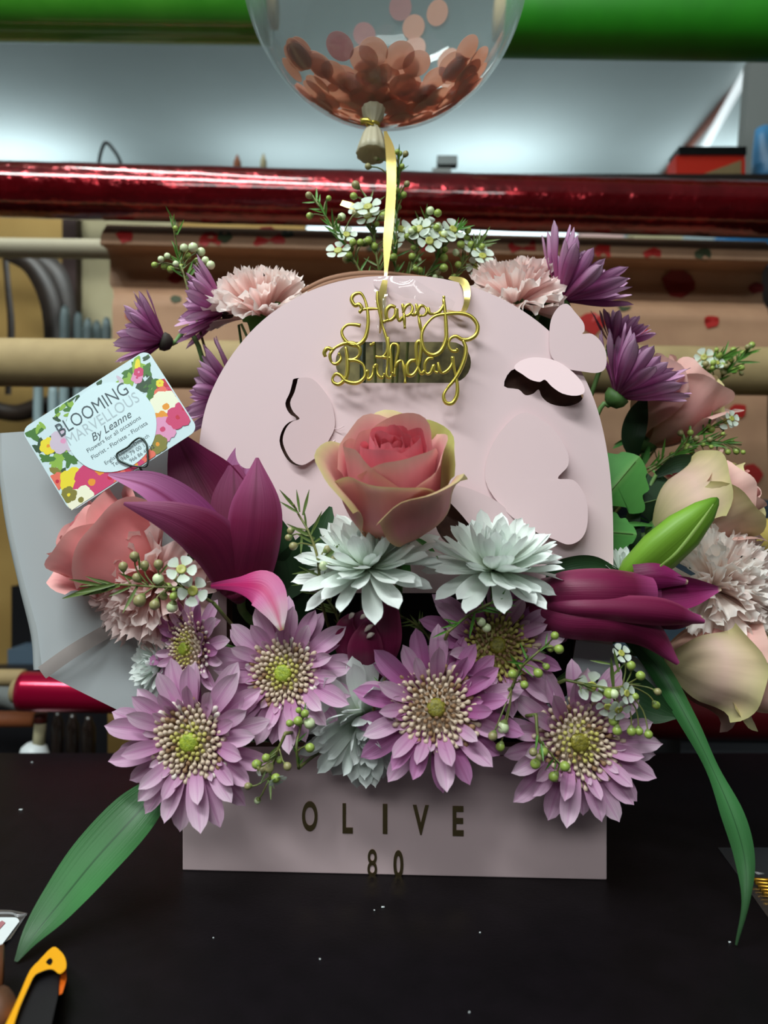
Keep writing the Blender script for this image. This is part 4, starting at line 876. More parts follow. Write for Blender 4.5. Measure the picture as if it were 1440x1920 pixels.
# ------------------------------------------------------------------ wax flower sprigs
sprig('waxflower sprig with tan and cream buds over the pink carnation at left', .385, [(400, 1130), (350, 1105), (290, 1100), (210, 1096), (150, 1100)],
      buds=[(252, 1043, 9, 't'), (231, 1062, 9, 't'), (271, 1060, 9, 't'), (297, 1058, 9, 't'), (257, 1083, 9, 't'), (297, 1086, 11, 'w'), (315, 1100, 8, 'g'), (330, 1085, 6, 't'), (262, 1126, 12, 't'), (290, 1134, 10, 't'), (307, 1118, 8, 't'), (326, 1118, 8, 'g'), (323, 1138, 11, 'w'), (326, 1106, 4, 'g')],
      flowers=[(362, 1108, 29, (0, -1, .1)), (340, 1068, 28, (.2, -.9, .5))],
      needles=[(200, 1096, 118, 1122), (215, 1095, 142, 1112), (190, 1097, 130, 1086), (200, 1096, 160, 1080), (225, 1097, 156, 1117), (245, 1100, 204, 1118), (258, 1099, 230, 1150), (215, 1096, 172, 1084), (262, 1090, 222, 1074), (262, 1090, 228, 1078), (262, 1068, 260, 1036), (300, 1076, 320, 1052)], seed=1, group=None)
sprig('waxflower sprig with long needles rising left of the pink rose', .400, [(600, 1120), (596, 1050), (580, 1000), (560, 965), (550, 945)],
      buds=[(545, 995, 7, 't'), (541, 1008, 7, 't'), (550, 1024, 8, 't'), (606, 1061, 9, 'w'), (614, 1030, 8, 't'), (626, 1048, 7, 't'), (618, 1054, 6, 't')],
      needles=[(556, 955, 524, 918), (560, 962, 524, 940), (562, 960, 556, 918), (568, 966, 580, 918), (584, 1000, 604, 958), (590, 1010, 538, 982), (592, 1020, 555, 1000), (600, 1060, 640, 1016), (604, 1050, 628, 1022), (590, 1070, 548, 1076), (600, 1080, 560, 1062), (566, 1000, 564, 1042), (596, 1070, 602, 1096)], auto=6, seed=2, group=None)
sprig('waxflower sprig at centre bottom with green and cream buds between chrysanthemums', .384, [(560, 1440), (556, 1400), (562, 1370), (568, 1345)],
      buds=[(559, 1352, 9, 'g'), (580, 1356, 11, 'w'), (572, 1338, 8, 'g'), (543, 1356, 7, 'g'), (560, 1332, 6, 'g'), (581, 1402, 9, 'g')], auto=5, seed=3, fresh=True, group=None)
sprig('bunch of small olive buds hanging over the box rim at left', .380, [(535, 1375), (520, 1410), (510, 1440), (505, 1462)],
      buds=[(481, 1433, 9, 'g'), (499, 1421, 8, 'g'), (505, 1440, 9, 't'), (517, 1459, 9, 'g'), (539, 1437, 8, 't'), (465, 1474, 7, 't'), (483, 1501, 7, 'w'), (524, 1425, 7, 'g'), (492, 1445, 8, 't')],
      flowers=[(483, 1440, 16, (-.8, -.5, -.3)), (520, 1462, 18, (.4, -.6, -.7))], needles=[(506, 1450, 508, 1500), (500, 1440, 488, 1470), (520, 1400, 500, 1420)], auto=3, seed=4, group=None)
sprig('waxflower buds in the dark gap below the small lily bud', .392, [(700, 1330), (712, 1300), (722, 1270)],
      buds=[(725, 1253, 7, 'g'), (728, 1265, 7, 'g')], needles=[(712, 1290, 690, 1310), (716, 1280, 700, 1300), (712, 1300, 732, 1305), (708, 1300, 730, 1290)], auto=6, seed=5, fresh=True, alen=26, group=None)
sprig('fresh green needle tip in front of the white chrysanthemum, right of centre', .384, [(840, 1185), (870, 1160), (905, 1138), (935, 1125), (960, 1120)],
      buds=[(902, 1166, 9, 'w'), (912, 1177, 9, 'w'), (930, 1128, 7, 'g')], needles=[(930, 1128, 972, 1124), (925, 1130, 968, 1136), (905, 1138, 902, 1112), (915, 1135, 950, 1112), (890, 1148, 880, 1196), (910, 1138, 960, 1148), (900, 1142, 940, 1150), (860, 1168, 830, 1160), (862, 1168, 826, 1178), (845, 1180, 810, 1196), (850, 1176, 836, 1160)], auto=5, seed=6, fresh=True, group=None)
sprig('waxflower buds trailing right from the brown-centred chrysanthemum', .382, [(960, 1290), (975, 1255), (1000, 1230), (1030, 1205)],
      buds=[(1040, 1192, 8, 'g'), (1048, 1217, 9, 'g'), (1032, 1216, 7, 'g'), (1009, 1262, 9, 'g'), (1024, 1250, 7, 'g'), (961, 1264, 9, 'g'), (983, 1284, 8, 'g'), (943, 1364, 12, 'w'), (924, 1380, 9, 't'), (938, 1400, 9, 'g')], needles=[(975, 1255, 955, 1225), (985, 1245, 950, 1240), (980, 1250, 1000, 1270), (990, 1240, 975, 1205)], auto=5, seed=7, fresh=True, group=None)
sprig('waxflower sprig at right with one open flower and many buds', .386, [(1060, 1275), (1110, 1285), (1150, 1290), (1185, 1280)],
      buds=[(1142, 1300, 10, 'g'), (1130, 1296, 9, 'g'), (1151, 1301, 9, 'w'), (1183, 1248, 9, 'g'), (1201, 1267, 9, 'g'), (1233, 1297, 7, 't'), (1230, 1322, 8, 'g'), (1191, 1306, 7, 'g'), (1150, 1352, 9, 'g'), (1157, 1370, 9, 'g'), (1184, 1371, 9, 'g'), (1198, 1371, 8, 'g'), (1216, 1377, 8, 'g')],
      flowers=[(1109, 1287, 29, (0, -1, .05)), (1160, 1330, 24, (.2, -.8, -.4)), (1140, 1325, 22, (-.2, -.9, -.5)), (1165, 1225, 20, (.3, -.8, .6)), (1175, 1300, 20, (.5, -.8, .2))], needles=[(1145, 1245, 1106, 1238), (1150, 1290, 1145, 1232), (1145, 1270, 1172, 1243), (1160, 1260, 1150, 1215)], auto=16, seed=8, alen=30, group=None)
sprig('green buds on thin stalks over the lower right chrysanthemum', .380, [(1005, 1340), (1010, 1385), (1030, 1410), (1055, 1440)],
      buds=[(1019, 1409, 9, 'g'), (1004, 1432, 10, 'g'), (1059, 1437, 10, 'g'), (1038, 1456, 10, 'g'), (1000, 1410, 8, 't'), (1012, 1420, 8, 't')], auto=5, seed=9, fresh=True, group=None)
sprig('waxflower cluster at upper left above the purple chrysanthemum', .490, [(360, 570), (346, 520), (335, 480), (326, 430), (322, 405)],
      buds=[(290, 497, 6, 'g'), (302, 486, 6, 'w'), (314, 480, 6, 'w'), (330, 495, 6, 'w'), (308, 500, 6, 'g'), (320, 505, 7, 'g'), (345, 465, 8, 'w'), (362, 464, 9, 'w'), (377, 472, 8, 'w'), (385, 488, 7, 'w'), (395, 497, 8, 'w'), (352, 480, 7, 'g'), (370, 490, 7, 'g'), (329, 428, 5, 'g'), (340, 500, 6, 'g')],
      needles=[(330, 440, 318, 405), (332, 440, 345, 412), (345, 520, 318, 500), (350, 530, 372, 492), (346, 515, 328, 490), (348, 525, 362, 488)], auto=22, seed=10, target=foam(-.1, .035), alen=26, fresh=True, group=None)
cl = random.Random(5)
for i, (mn, lab, fl) in enumerate([
        ([(700, 560), (660, 480), (620, 420), (585, 365)], 'waxflower sprig leaning left at the top behind the arch', [(634, 470, 24), (690, 388, 26), (650, 440, 20)]),
        ([(720, 560), (706, 480), (698, 420), (690, 370)], 'waxflower sprig rising straight behind the gold balloon ribbon, left side', [(690, 405, 24), (672, 392, 20)]),
        ([(740, 560), (742, 470), (745, 380), (748, 290)], 'tallest waxflower sprig reaching the balloon knot', [(752, 430, 24), (740, 455, 22)]),
        ([(750, 560), (775, 490), (790, 440), (800, 400)], 'waxflower sprig rising right of the gold ribbon', [(785, 430, 26), (805, 452, 24), (800, 425, 24)]),
        ([(770, 560), (810, 500), (840, 450), (860, 425)], 'waxflower sprig leaning right at the top behind the arch', [(830, 440, 26), (850, 430, 24), (815, 440, 22)]),
        ([(800, 560), (850, 520), (880, 480), (905, 450)], 'rightmost waxflower sprig of the top bunch beside the carnation', [(890, 465, 24), (905, 480, 22), (893, 500, 20)])]):
    bu = []
    for _ in range(13):
        k = cl.uniform(.25, 1.0); j = min(2, int(k * 3)); q = k * 3 - j; x = mn[j][0] + (mn[j + 1][0] - mn[j][0]) * q; y = mn[j][1] + (mn[j + 1][1] - mn[j][1]) * q
        bu.append((x + cl.uniform(-34, 34), y + cl.uniform(-26, 26), cl.uniform(5, 8), cl.choice('wggt')))
    if i == 2: bu = [(705, 298, 5, 't'), (690, 312, 6, 't'), (745, 285, 5, 'g'), (750, 288, 5, 'g'), (754, 312, 5, 'g'), (763, 345, 6, 't'), (730, 268, 4, 'g')] + bu[:6]
    sprig(lab, .484 + .006 * (i % 3), mn, buds=bu, flowers=fl, auto=34, seed=20 + i, target=foam(0, .03), alen=34, group=None, fresh=(i % 2 == 0))
for i, (mn, lab, fl) in enumerate([
        ([(1210, 880), (1270, 850), (1320, 828), (1390, 834)], 'green waxflower sprig reaching right above the pale green rose', [(1362, 790, 18)]),
        ([(1215, 885), (1265, 850), (1300, 822), (1355, 790)], 'waxflower sprig tip with small white flower at right', [(1372, 785, 16)]),
        ([(1260, 760), (1300, 720), (1330, 690), (1360, 665)], 'blurred waxflower sprig above the peach rose at right', [(1320, 670, 18)]),
        ([(1290, 760), (1340, 720), (1370, 690), (1400, 660)], 'second blurred waxflower sprig at the right edge of the kraft roll', [(1345, 680, 14)])]):
    bu = []
    for _ in range(12):
        k = cl.uniform(.45, 1.0); j = min(2, int(k * 3)); q = k * 3 - j; x = mn[j][0] + (mn[j + 1][0] - mn[j][0]) * q; y = mn[j][1] + (mn[j + 1][1] - mn[j][1]) * q
        bu.append((x + cl.uniform(-20, 20), y + cl.uniform(-22, 22), cl.uniform(4, 7), cl.choice('ggtg')))
    sprig(lab, .49 if i < 2 else .54, mn, buds=bu, flowers=fl, auto=30, seed=40 + i, target=foam(.1, .035), alen=40, group=None, fresh=True)
# dark needles in the shaded centre gap
for i, (mn, lab) in enumerate([([(700, 1300), (740, 1270), (790, 1250), (830, 1225)], 'shaded needle sprig in the dark gap right of the small lily bud'), ([(640, 1180), (625, 1140), (600, 1110), (570, 1090)], 'shaded needle sprig under the left white chrysanthemum'), ([(820, 1230), (800, 1190), (770, 1165), (740, 1150)], 'shaded needle sprig in the box opening at centre')]):
    sprig(lab, .418, mn, auto=20, seed=60 + i, alen=36, group=None)

# ------------------------------------------------------------------ balloon, confetti, ribbon
BC = P(722, -54, .52); BR = S(272, .52) * .985
t = thing('confetti_balloon', 'clear round balloon above the box, with rose-gold confetti inside', 'balloon', BC)
M_BAL = film('clear_balloon_skin', (.97, .99, .99, 1), .11, .05, (.80, .97, .97, 1), gloss=.45)
prof = []
for i in range(49):
    a_ = math.pi * i / 48; r = BR * math.sin(a_); z = -BR * math.cos(a_); prof.append((max(r, .0006), z - (.006 * math.exp(-(a_ / .10) ** 2))))
v, f, uv = lathe(prof, 72, Matrix.Translation(BC)); wob('balloon_skin', v, f, M_BAL, t, uv)
kt = P(700, 214, .505); kb = P(698, 290, .500)
M_KNOT = mat('cream_latex', C(214, 206, 178), .45, transl=.35)
ax = (kb - kt).normalized().to_track_quat('Z', 'Y').to_matrix().to_4x4(); L_ = (kb - kt).length
pf = [(S(22, .5), -L_ * .12), (S(20, .5), L_ * .05), (S(10, .5), L_ * .24), (S(9, .5), L_ * .30), (S(18, .5), L_ * .48), (S(26, .5), L_ * .8), (S(30, .5), L_), (S(27, .5), L_ * 1.01), (S(15, .5), L_ * .8)]
v, f, uv = lathe(pf, 60, Matrix.Translation(kt) @ ax, True, 11, .035); wob('knot', v, f, M_KNOT, t, uv)
mb = MB(); ring = [kt + (kb - kt) * .27 + Vector((math.cos(q * .5236) * S(11, .5), math.sin(q * .5236) * S(11, .5), 0)) for q in range(13)]; mb.tube(ring, .0012, 8); mb.tube([P(676, 228, .498), P(690, 226, .498), P(700, 233, .497)], [.0022, .002, .001], 8); mb.build('tie', M_GOLD, t)
M_CONF = [mat('rose_gold_confetti', C(238, 200, 184), .5, transl=.65), mat('copper_confetti', C(232, 190, 170), .5, transl=.65), mat('dusky_confetti', C(214, 172, 172), .5, transl=.65)]
CR = S(25, .52)
v_, f_ = sheet([(CR * math.cos(q * 2 * math.pi / 28), CR * math.sin(q * 2 * math.pi / 28)) for q in range(28)], [], lambda x, y, o: Vector((x, y, o)), .00015)
CM = [mk('confetti_disc', v_, f_, m_, smooth=False) for m_ in M_CONF]
def onballoon(px, py, front):
    o = Vector((0, 0, CH)); dr = Vector(((px - 720) / F, 1, -(py - 960) / F)).normalized(); oc = o - BC; b = oc.dot(dr); cc = oc.dot(oc) - (BR * .985) ** 2; D = b * b - cc
    if D < 0: D = 0
    return o + dr * (-b - math.sqrt(D) if front else -b + math.sqrt(D))
def confetti(p, n, mi, lab, grp='confetti discs in the balloon'):
    M_ = Matrix.Translation(p) @ n.normalized().to_track_quat('Z', 'Y').to_matrix().to_4x4()
    return ob('confetti_disc', CM[mi], None, M_, label=lab, cat='confetti', group=grp)
loose = [(751, 15, 1, 2, 'topmost dark confetti disc left of the upper pair'), (821, 25, 1, 1, 'confetti disc at upper right inside the balloon'), (776, 52, 1, 1, 'confetti disc below the topmost pair'), (683, 66, 1, 2, 'upper confetti disc left of centre'), (636, 89, 0, 2, 'pink confetti disc left of the upper one'),
         (555, 109, 0, 1, 'narrow tilted confetti disc at the far left of the balloon'), (600, 126, 0, 1, 'confetti disc second from the left of the balloon'), (700, 99, 0, 0, 'bright confetti disc above the heap, behind another'), (682, 114, 0, 0, 'bright confetti disc at the left top of the heap'), (751, 106, 0, 0, 'bright confetti disc at the centre top of the heap'),
         (778, 92, 1, 0, 'confetti disc overlapping behind the centre top one'), (782, 122, 0, 0, 'confetti disc at the right shoulder of the heap'), (841, 113, 1, 1, 'lone confetti disc right of the heap'), (848, 150, 1, 1, 'flat confetti disc low at right in the balloon'), (870, 142, 1, 1, 'rightmost confetti disc, seen nearly edge-on')]
for (x, y, back, mi, lab) in loose:
    p = onballoon(x, y, not back); confetti(p + (BC - p).normalized() * .0012, (BC - p), mi, lab, None)
cg = random.Random(9)
for i in range(170):
    th = math.radians(43) * math.sqrt(cg.random()); ph = cg.uniform(0, 2 * math.pi); rad = BR * (.99 - cg.random() * .07 * (1 - th))
    p = BC + Vector((math.sin(th) * math.cos(ph), math.sin(th) * math.sin(ph), -math.cos(th))) * rad
    if p.y < BC.y - .036: continue
    nn = (BC - p) + Vector((cg.uniform(-.03, .03), cg.uniform(-.03, .03), 0)) * 1.0
    if rad > BR * .93: nn = BC - p
    # keep the disc's rim inside the skin
    confetti(BC + (p - BC) * .985, nn, cg.choice((0, 1, 1, 1)), 'rose-gold confetti disc in the heap at the bottom of the balloon', 'confetti heap in the balloon')
t = thing('balloon_ribbon', 'gold curling ribbon running from the balloon knot down to the arch', 'ribbon', P(727, 262, .495))
pblade('ribbon_strip', [(722, 246, .498), (732, 285, .490), (734, 340, .480), (731, 400, .470), (727, 450, .460), (724, 505, .450), (722, 530, .4475)], [3, 9, 9, 9.5, 9, 4, 3], M_RIBBON, t, nu=4, ns=40, roll=.5)
pblade('ribbon_tail', [(722, 525, .4375), (716, 560, .434), (717, 595, .432), (712, 625, .433)], [5, 8, 7, 2], M_RIBBON, t, nu=4, ns=20, roll=-.9)
pblade('ribbon_tail', [(842, 520, .445), (870, 530, .436), (876, 560, .431), (866, 585, .433), (838, 582, .4365)], [3, 7, 6, 6, 3], M_RIBBON, t, nu=4, ns=24, roll=.9)
pblade('ribbon_tail', [(640, 380, .500), (665, 388, .496), (612, 372, .498)][:2] + [(690, 396, .498)], [5, 6, 3], M_RIBBON, t, nu=3, ns=12)
M_CELLO = film('cellophane', (.97, .97, .97, 1), .05, .05, (1, 1, 1, 1), gloss=1.6)
t = thing('cellophane_strip', 'crumpled clear cellophane strip at the top of the arch', 'cellophane', BF(740, 540, .004))
pblade('film', [(700, 528, .4405), (745, 534, .434), (790, 548, .432), (850, 575, .434)], [10, 16, 16, 9], M_CELLO, t, nu=6, ns=26, ruff=.35, fr=16, cup=-.3)
pblade('film', [(712, 530, .438), (716, 570, .4335), (714, 605, .432), (718, 640, .434)], [12, 12, 10, 6], M_CELLO, t, nu=6, ns=22, ruff=.35, fr=12)
# brown twisted paper edge above the arch
t = thing('brown_paper_twist', 'brown folded paper edge behind the top left of the arch', 'paper', P(640, 530, .465))
for k in range(3): pblade('fold', [(560, 566 - 9 * k, .466 + .004 * k), (620, 540 - 9 * k, .464 + .004 * k), (700, 528 - 8 * k, .464 + .004 * k), (800, 530 - 5 * k, .468)], [4, 6, 6, 3], mat('brown_paper', C(140, 96, 70), .7), t, cup=-.5)
mb = MB(); mb.tube([P(680, 560, .466), Vector((P(680, 560, .466).x, .475, ZT - .01))], .002, 6); mb.build('twist_stem', M_STEMD, t)

# ------------------------------------------------------------------ Happy Birthday topper
t = thing('cake_topper', 'gold Happy Birthday lettering in front of the handle slot', 'topper', BF(750, 640, .010))
def TP(x, y, o=.010): return BF(560 + x / 3.79, 500 + y / 3.79, o)
happy = [[(430, 325), (450, 300), (430, 268), (400, 275), (376, 235), (395, 198), (440, 190), (472, 240), (490, 320), (492, 420), (470, 510), (420, 556), (360, 548), (318, 505), (308, 455), (345, 415), (400, 412), (440, 420)],
         [(430, 330), (450, 308), (500, 300), (575, 300)], [(560, 175), (560, 240), (575, 320), (592, 400), (612, 470), (632, 540), (628, 600), (595, 640), (545, 640)],
         [(690, 290), (655, 280), (625, 310), (625, 360), (650, 380), (685, 350), (695, 300), (700, 350), (715, 385), (740, 360)], [(600, 395), (625, 385), (650, 380)],
         [(738, 265), (748, 340), (755, 440)], [(742, 330), (760, 285), (790, 268), (808, 290), (800, 330), (770, 350), (748, 345)], [(800, 335), (825, 345), (840, 310)],
         [(835, 265), (850, 340), (862, 410), (876, 480)], [(845, 320), (865, 280), (895, 285), (912, 315), (895, 345), (860, 350)],
         [(920, 290), (930, 330), (960, 335), (1000, 320), (1030, 270), (1032, 210)], [(1030, 230), (1042, 340), (1048, 440), (1046, 520), (1010, 600), (955, 628), (900, 600), (875, 530), (880, 460), (920, 395), (975, 350), (1060, 335), (1150, 332), (1225, 355), (1270, 415), (1262, 480), (1215, 515), (1165, 518), (1120, 495), (1080, 510), (1065, 555), (1085, 595), (1120, 600), (1130, 585)]]
birth = [[(190, 640), (182, 610), (205, 580), (240, 590), (262, 575), (320, 548), (385, 545), (430, 575), (435, 620), (400, 655), (350, 665)], [(245, 590), (222, 630), (235, 680), (270, 690), (300, 655), (285, 615)],
         [(335, 570), (345, 640), (348, 720), (335, 790), (290, 835), (250, 825), (240, 795), (265, 762), (300, 775), (330, 810), (390, 828), (440, 815), (472, 770), (460, 700), (410, 668), (355, 665)],
         [(470, 770), (490, 740), (492, 800), (520, 780), (535, 710)], [(505, 560), (525, 550), (540, 540)], [(530, 715), (555, 700), (560, 760), (590, 790), (610, 760)],
         [(635, 500), (638, 600), (630, 700), (625, 770), (650, 790), (670, 750)], [(590, 640), (640, 650), (660, 640)],
         [(660, 760), (655, 660), (650, 590), (665, 552), (700, 556), (708, 600), (690, 680), (680, 780)], [(685, 720), (705, 680), (735, 670), (745, 710), (755, 770), (757, 828)],
         [(830, 665), (795, 670), (770, 710), (775, 765), (810, 770), (845, 720), (862, 640), (870, 560), (862, 530), (840, 545), (835, 600), (842, 690), (870, 760), (895, 740)],
         [(960, 650), (920, 655), (895, 700), (905, 755), (935, 755), (960, 700), (965, 740), (990, 755)], [(990, 680), (1000, 730), (1020, 755), (1055, 740), (1085, 700), (1095, 640)],
         [(1168, 522), (1188, 580), (1180, 650), (1150, 730), (1110, 800), (1060, 860), (1030, 915), (1045, 965), (1090, 970), (1122, 920), (1128, 850), (1115, 770), (1100, 700), (1092, 640)]]
for nm, strokes in (('happy_lettering', happy), ('birthday_lettering', birth)):
    mb = MB()
    for s in strokes:
        q = [Vector((x, y, 0)) for x, y in s]; qq = cat(q, max(6, len(s) * 5)); big_ = len(s) > 9
        pts = [TP(a_.x, a_.y) for a_ in qq]; n_ = len(pts)
        rad = [(.00105 if big_ else .00085) * (.75 + .45 * abs(math.sin(i / n_ * math.pi * 2.2 + .4))) for i in range(n_)]
        mb.tube(pts, rad, 8)
    mb.build(nm, M_GOLD, t)
mb = MB(); mb.tube([BF(720, 560, .0095), BF(721, 655, .009), BF(722, 705, .004)], .0011, 8); mb.build('stick', film('clear_acrylic', (.9, .9, .9, 1), .1, .05), t)

# ------------------------------------------------------------------ business card with its clip
CD = .428
K0 = P(40, 806, .428); K1 = P(276, 655, .432); K2 = P(151, 948, .420)
KX = (K1 - K0).normalized(); KY = (K2 - K0); KY = (KY - KX * KY.dot(KX)).normalized(); KN = KX.cross(KY)
if KN.y > 0: KN = -KN
KW = (K1 - K0).length; KH = (K2 - K0).length
def K(x, y, o=0.0): return K0 + KX * (x * KW) + KY * (y * KH) + KN * o     # x, y in 0..1 across and down
t = thing('name_card', 'florist name card with flower border and round white centre', 'card', K(.5, .5))
M_CARDW = mat('card_white', C(206, 226, 232), .45); M_CARDC = mat('card_centre', C(214, 236, 242), .4)
asp = KW / KH
rr2 = rrect(0, 0, asp, 1, .09)
v, f = sheet(rr2, [], lambda x, y, o: K(x / asp, y, o), .0004); wob('card_sheet', v, f, M_CARDW, t, smooth=False)
CMATS = [mat('print_green', C(70, 118, 50), .5), mat('print_light_green', C(140, 180, 70), .5), mat('print_dark_green', C(50, 78, 52), .5), mat('print_pink', C(206, 60, 110), .5), mat('print_light_pink', C(224, 150, 190), .5), mat('print_red', C(196, 30, 60), .5), mat('print_yellow', C(236, 216, 50), .5), mat('print_cream', C(240, 240, 214), .5), mat('print_orange', C(232, 150, 40), .5), mat('print_lilac', C(206, 190, 208), .5), mat('print_coral', C(232, 110, 90), .5), mat('print_olive', C(130, 124, 50), .5)]
cg = random.Random(4); pb = MB(); lay = [0]
def cblob(cx, cy, r, mi, k=10, jag=.12, z=None, sq=1.0, ang=0):
    lay[0] += 1; z = .00045 + lay[0] * 1.2e-6; pts = []
    for q in range(k):
        a_ = q * 2 * math.pi / k; rr_ = r * (1 + cg.uniform(-jag, jag)); x = rr_ * math.cos(a_); y = rr_ * math.sin(a_) * sq
        X = cx * asp + x * math.cos(ang) - y * math.sin(ang); Y = cy + x * math.sin(ang) + y * math.cos(ang); X = min(max(X, .012), asp - .012); Y = min(max(Y, .012), .988)
        pts.append(K(X / asp, Y, z))
    pb.add([K(min(max(cx, .02), .98), min(max(cy, .02), .98), z)] + pts, [(0, 1 + q, 1 + (q + 1) % k) for q in range(k)], mi)
def cleaf(cx, cy, r, mi, ang): cblob(cx, cy, r, mi, 8, .05, sq=.36, ang=ang)
def cflower(cx, cy, r, mi, cm, n=6):
    for q in range(n):
        a_ = q * 2 * math.pi / n + cg.uniform(0, .4); cblob(cx + r * .55 * math.cos(a_) / asp, cy + r * .55 * math.sin(a_), r * .52, mi if q % 2 else mi, 9, .1)
    cblob(cx, cy, r * .6, mi, 10); cblob(cx, cy, r * .22, cm, 8)
# left short edge (x ~ 0) lower-left, bottom edge, right edge, top corners
for (x, y, r, mi) in [(.06, .12, .10, 0), (.03, .25, .09, 2), (.12, .10, .07, 1), (.15, .42, .10, 2), (.10, .48, .11, 1), (.18, .55, .09, 0), (.08, .60, .09, 11), (.15, .33, .09, 0), (.05, .38, .08, 0),
                      (.30, .02, .08, 0), (.36, .05, .07, 1), (.42, .03, .06, 2), (.33, .13, .07, 0), (.23, .10, .05, 2), (.82, .10, .10, 0), (.88, .14, .10, 0), (.79, .17, .09, 1), (.92, .22, .10, 0), (.84, .28, .10, 2), (.88, .34, .11, 2), (.80, .34, .09, 2), (.92, .40, .08, 0), (.86, .42, .09, 0), (.60, .03, .05, 2), (.74, .12, .05, 9), (.96, .10, .04, 2)]:
    for q in range(3): cleaf(x + cg.uniform(-.025, .025), y + cg.uniform(-.04, .04), r * cg.uniform(.7, 1.1), mi if q else cg.choice((0, 1, 2)), cg.uniform(0, 3.1))
cleaf(.88, .09, .13, 1, -1.0); cleaf(.885, .10, .08, 6, -1.0)
cflower(.84, .20, .06, 4, 3); cflower(.87, .16, .05, 3, 4)
cflower(.10, .30, .085, 6, 8); cflower(.20, .34, .13, 9, 4); cflower(.03, .66, .09, 10, 5); cflower(.12, .74, .13, 6, 6); cflower(.22, .86, .18, 3, 8, 8); cflower(.34, .92, .13, 3, 5, 7); cflower(.31, .80, .05, 8, 6)
cflower(.10, .95, .14, 7, 11); cflower(.05, .84, .08, 11, 6); cflower(.43, .93, .10, 5, 3); cflower(.40, 1.0, .08, 10, 5)
cflower(.97, .48, .13, 5, 3); cflower(.92, .50, .09, 10, 5); cflower(.98, .60, .11, 5, 3); cflower(.95, .38, .04, 6, 8); cflower(.90, .62, .16, 7, 8, 8); cflower(.83, .70, .08, 8, 10); cflower(.80, .80, .13, 4, 3, 7); cflower(.93, .78, .12, 3, 5); cflower(.99, .74, .09, 3, 5); cflower(.72, .90, .10, 11, 8); cflower(.62, .95, .08, 10, 5); cflower(.53, .96, .08, 3, 8)
pb.build('flower_print', CMATS, t, smooth=False)
v, f = sheet([(.52 * asp + .455 * math.cos(q * math.pi / 24), .49 + .455 * math.sin(q * math.pi / 24)) for q in range(48)], [], lambda x, y, o: K(x / asp, y, .0009 + o), .00004); wob('white_centre', v, f, M_CARDC, t, smooth=False)
KR = Matrix((KX.to_4d(), (-KY).to_4d(), KN.to_4d(), (0, 0, 0, 1))).transposed(); KR[3] = (0, 0, 0, 1)
def ctext(s, cx, cy, h, col, sx=1.0, shear=0, bold=0.0):
    cu = bpy.data.curves.new('t', 'FONT'); cu.body = s; cu.align_x = 'CENTER'; cu.align_y = 'CENTER'; cu.size = h * KH; cu.shear = shear; cu.offset = bold * h * KH; cu.resolution_u = 3
    tmp = bpy.data.objects.new('t', cu); COL.objects.link(tmp); me = bpy.data.meshes.new_from_object(tmp); bpy.data.objects.remove(tmp)
    for v in me.vertices: v.co.x *= sx
    me.materials.append(col); me.name = 'printed_text'; Mx = KR.copy(); Mx.translation = K(cx, cy, .00100); ob('printed_text', me, t, Mx)
TK = mat('print_grey', C(70, 84, 92), .5); TKL = mat('print_faint', C(176, 192, 200), .5)
ctext('BLOOMING', .475, .235, .20, TK, .78, bold=-.004); ctext('MARVELLOUS', .50, .375, .165, TKL, .82, bold=-.004); ctext('By Leanne', .52, .485, .115, TK, .95, .35); ctext('Flowers for all occasions', .51, .570, .062, TK, 1.0)
ctext('Florist - Floriste - Florista', .52, .655, .062, TK, 1.0); ctext('English/Espanol/Deutsch', .53, .775, .055, TK, .95); ctext('Tel: 966 79 00 13', .53, .835, .06, TK, .95); ctext('966 86 40 32', .60, .895, .055, TK, .95)
t = thing('wire_clip', 'dark heart-shaped wire clip holding the name card', 'clip', K(.5, .9))
hp = [(247, 874), (238, 870), (222, 862), (219, 852), (228, 845), (240, 838), (250, 828), (262, 821), (272, 828), (276, 842), (276, 872), (262, 875), (245, 873)]
def onK(px, py, o):
    dr = Vector(((px - 720) / F, 1, -(py - 960) / F)); c = Vector((0, 0, CH)); return c + dr * (((K0 + KN * o) - c).dot(KN) / dr.dot(KN))
mb = MB(); mb.tube(cat([onK(x, y, .0022) for x, y in hp], 60), .00055, 8); mb.tube(cat([onK(262, 876, .0015), onK(276, 900, -.002), onK(310, 960, -.004), Vector((-.09, .47, .12)), foam(-.12)], 20), .0007, 6)
mb.build('wire', mat('dark_wire', C(62, 74, 70), .3, metal=.7), t)

# ------------------------------------------------------------------ white wrap sheet at left
t = thing('wrap_sheet', 'pale grey translucent wrap sheet fanning out at left under the card', 'wrapping', P(200, 1300, .45))
M_WRAP = mat('frosted_wrap', C(206, 212, 216), .5, transl=.3, spec=.4)
M_WRAPE = mat('glossy_wrap_edge', C(200, 206, 208), .22, transl=.3, spec=.9, coat=.6)
M_WRAPF = mat('folded_wrap', C(190, 178, 174), .3, transl=.4)
rowsL = [(2, 812), (4, 880), (20, 980), (42, 1080), (70, 1180), (80, 1262)]; rowsR = [(330, 790), (340, 900), (350, 1010), (352, 1130), (350, 1250), (352, 1396)]
def wr(u, v):
    k = v * 5; i = min(4, int(k)); q = k - i
    Lx = rowsL[i][0] * (1 - q) + rowsL[i + 1][0] * q; Ly = rowsL[i][1] * (1 - q) + rowsL[i + 1][1] * q
    Rx = rowsR[i][0] * (1 - q) + rowsR[i + 1][0] * q; Ry = rowsR[i][1] * (1 - q) + rowsR[i + 1][1] * q
    return P(Lx + (Rx - Lx) * u, Ly + (Ry - Ly) * u, .462 - .012 * math.sin(u * 3.1) + .012 * v * math.sin(u * 5) - .01 * v)
v, f, uv = grid(24, 24, wr); wob('film_sheet', v, f, M_WRAP, t, uv)
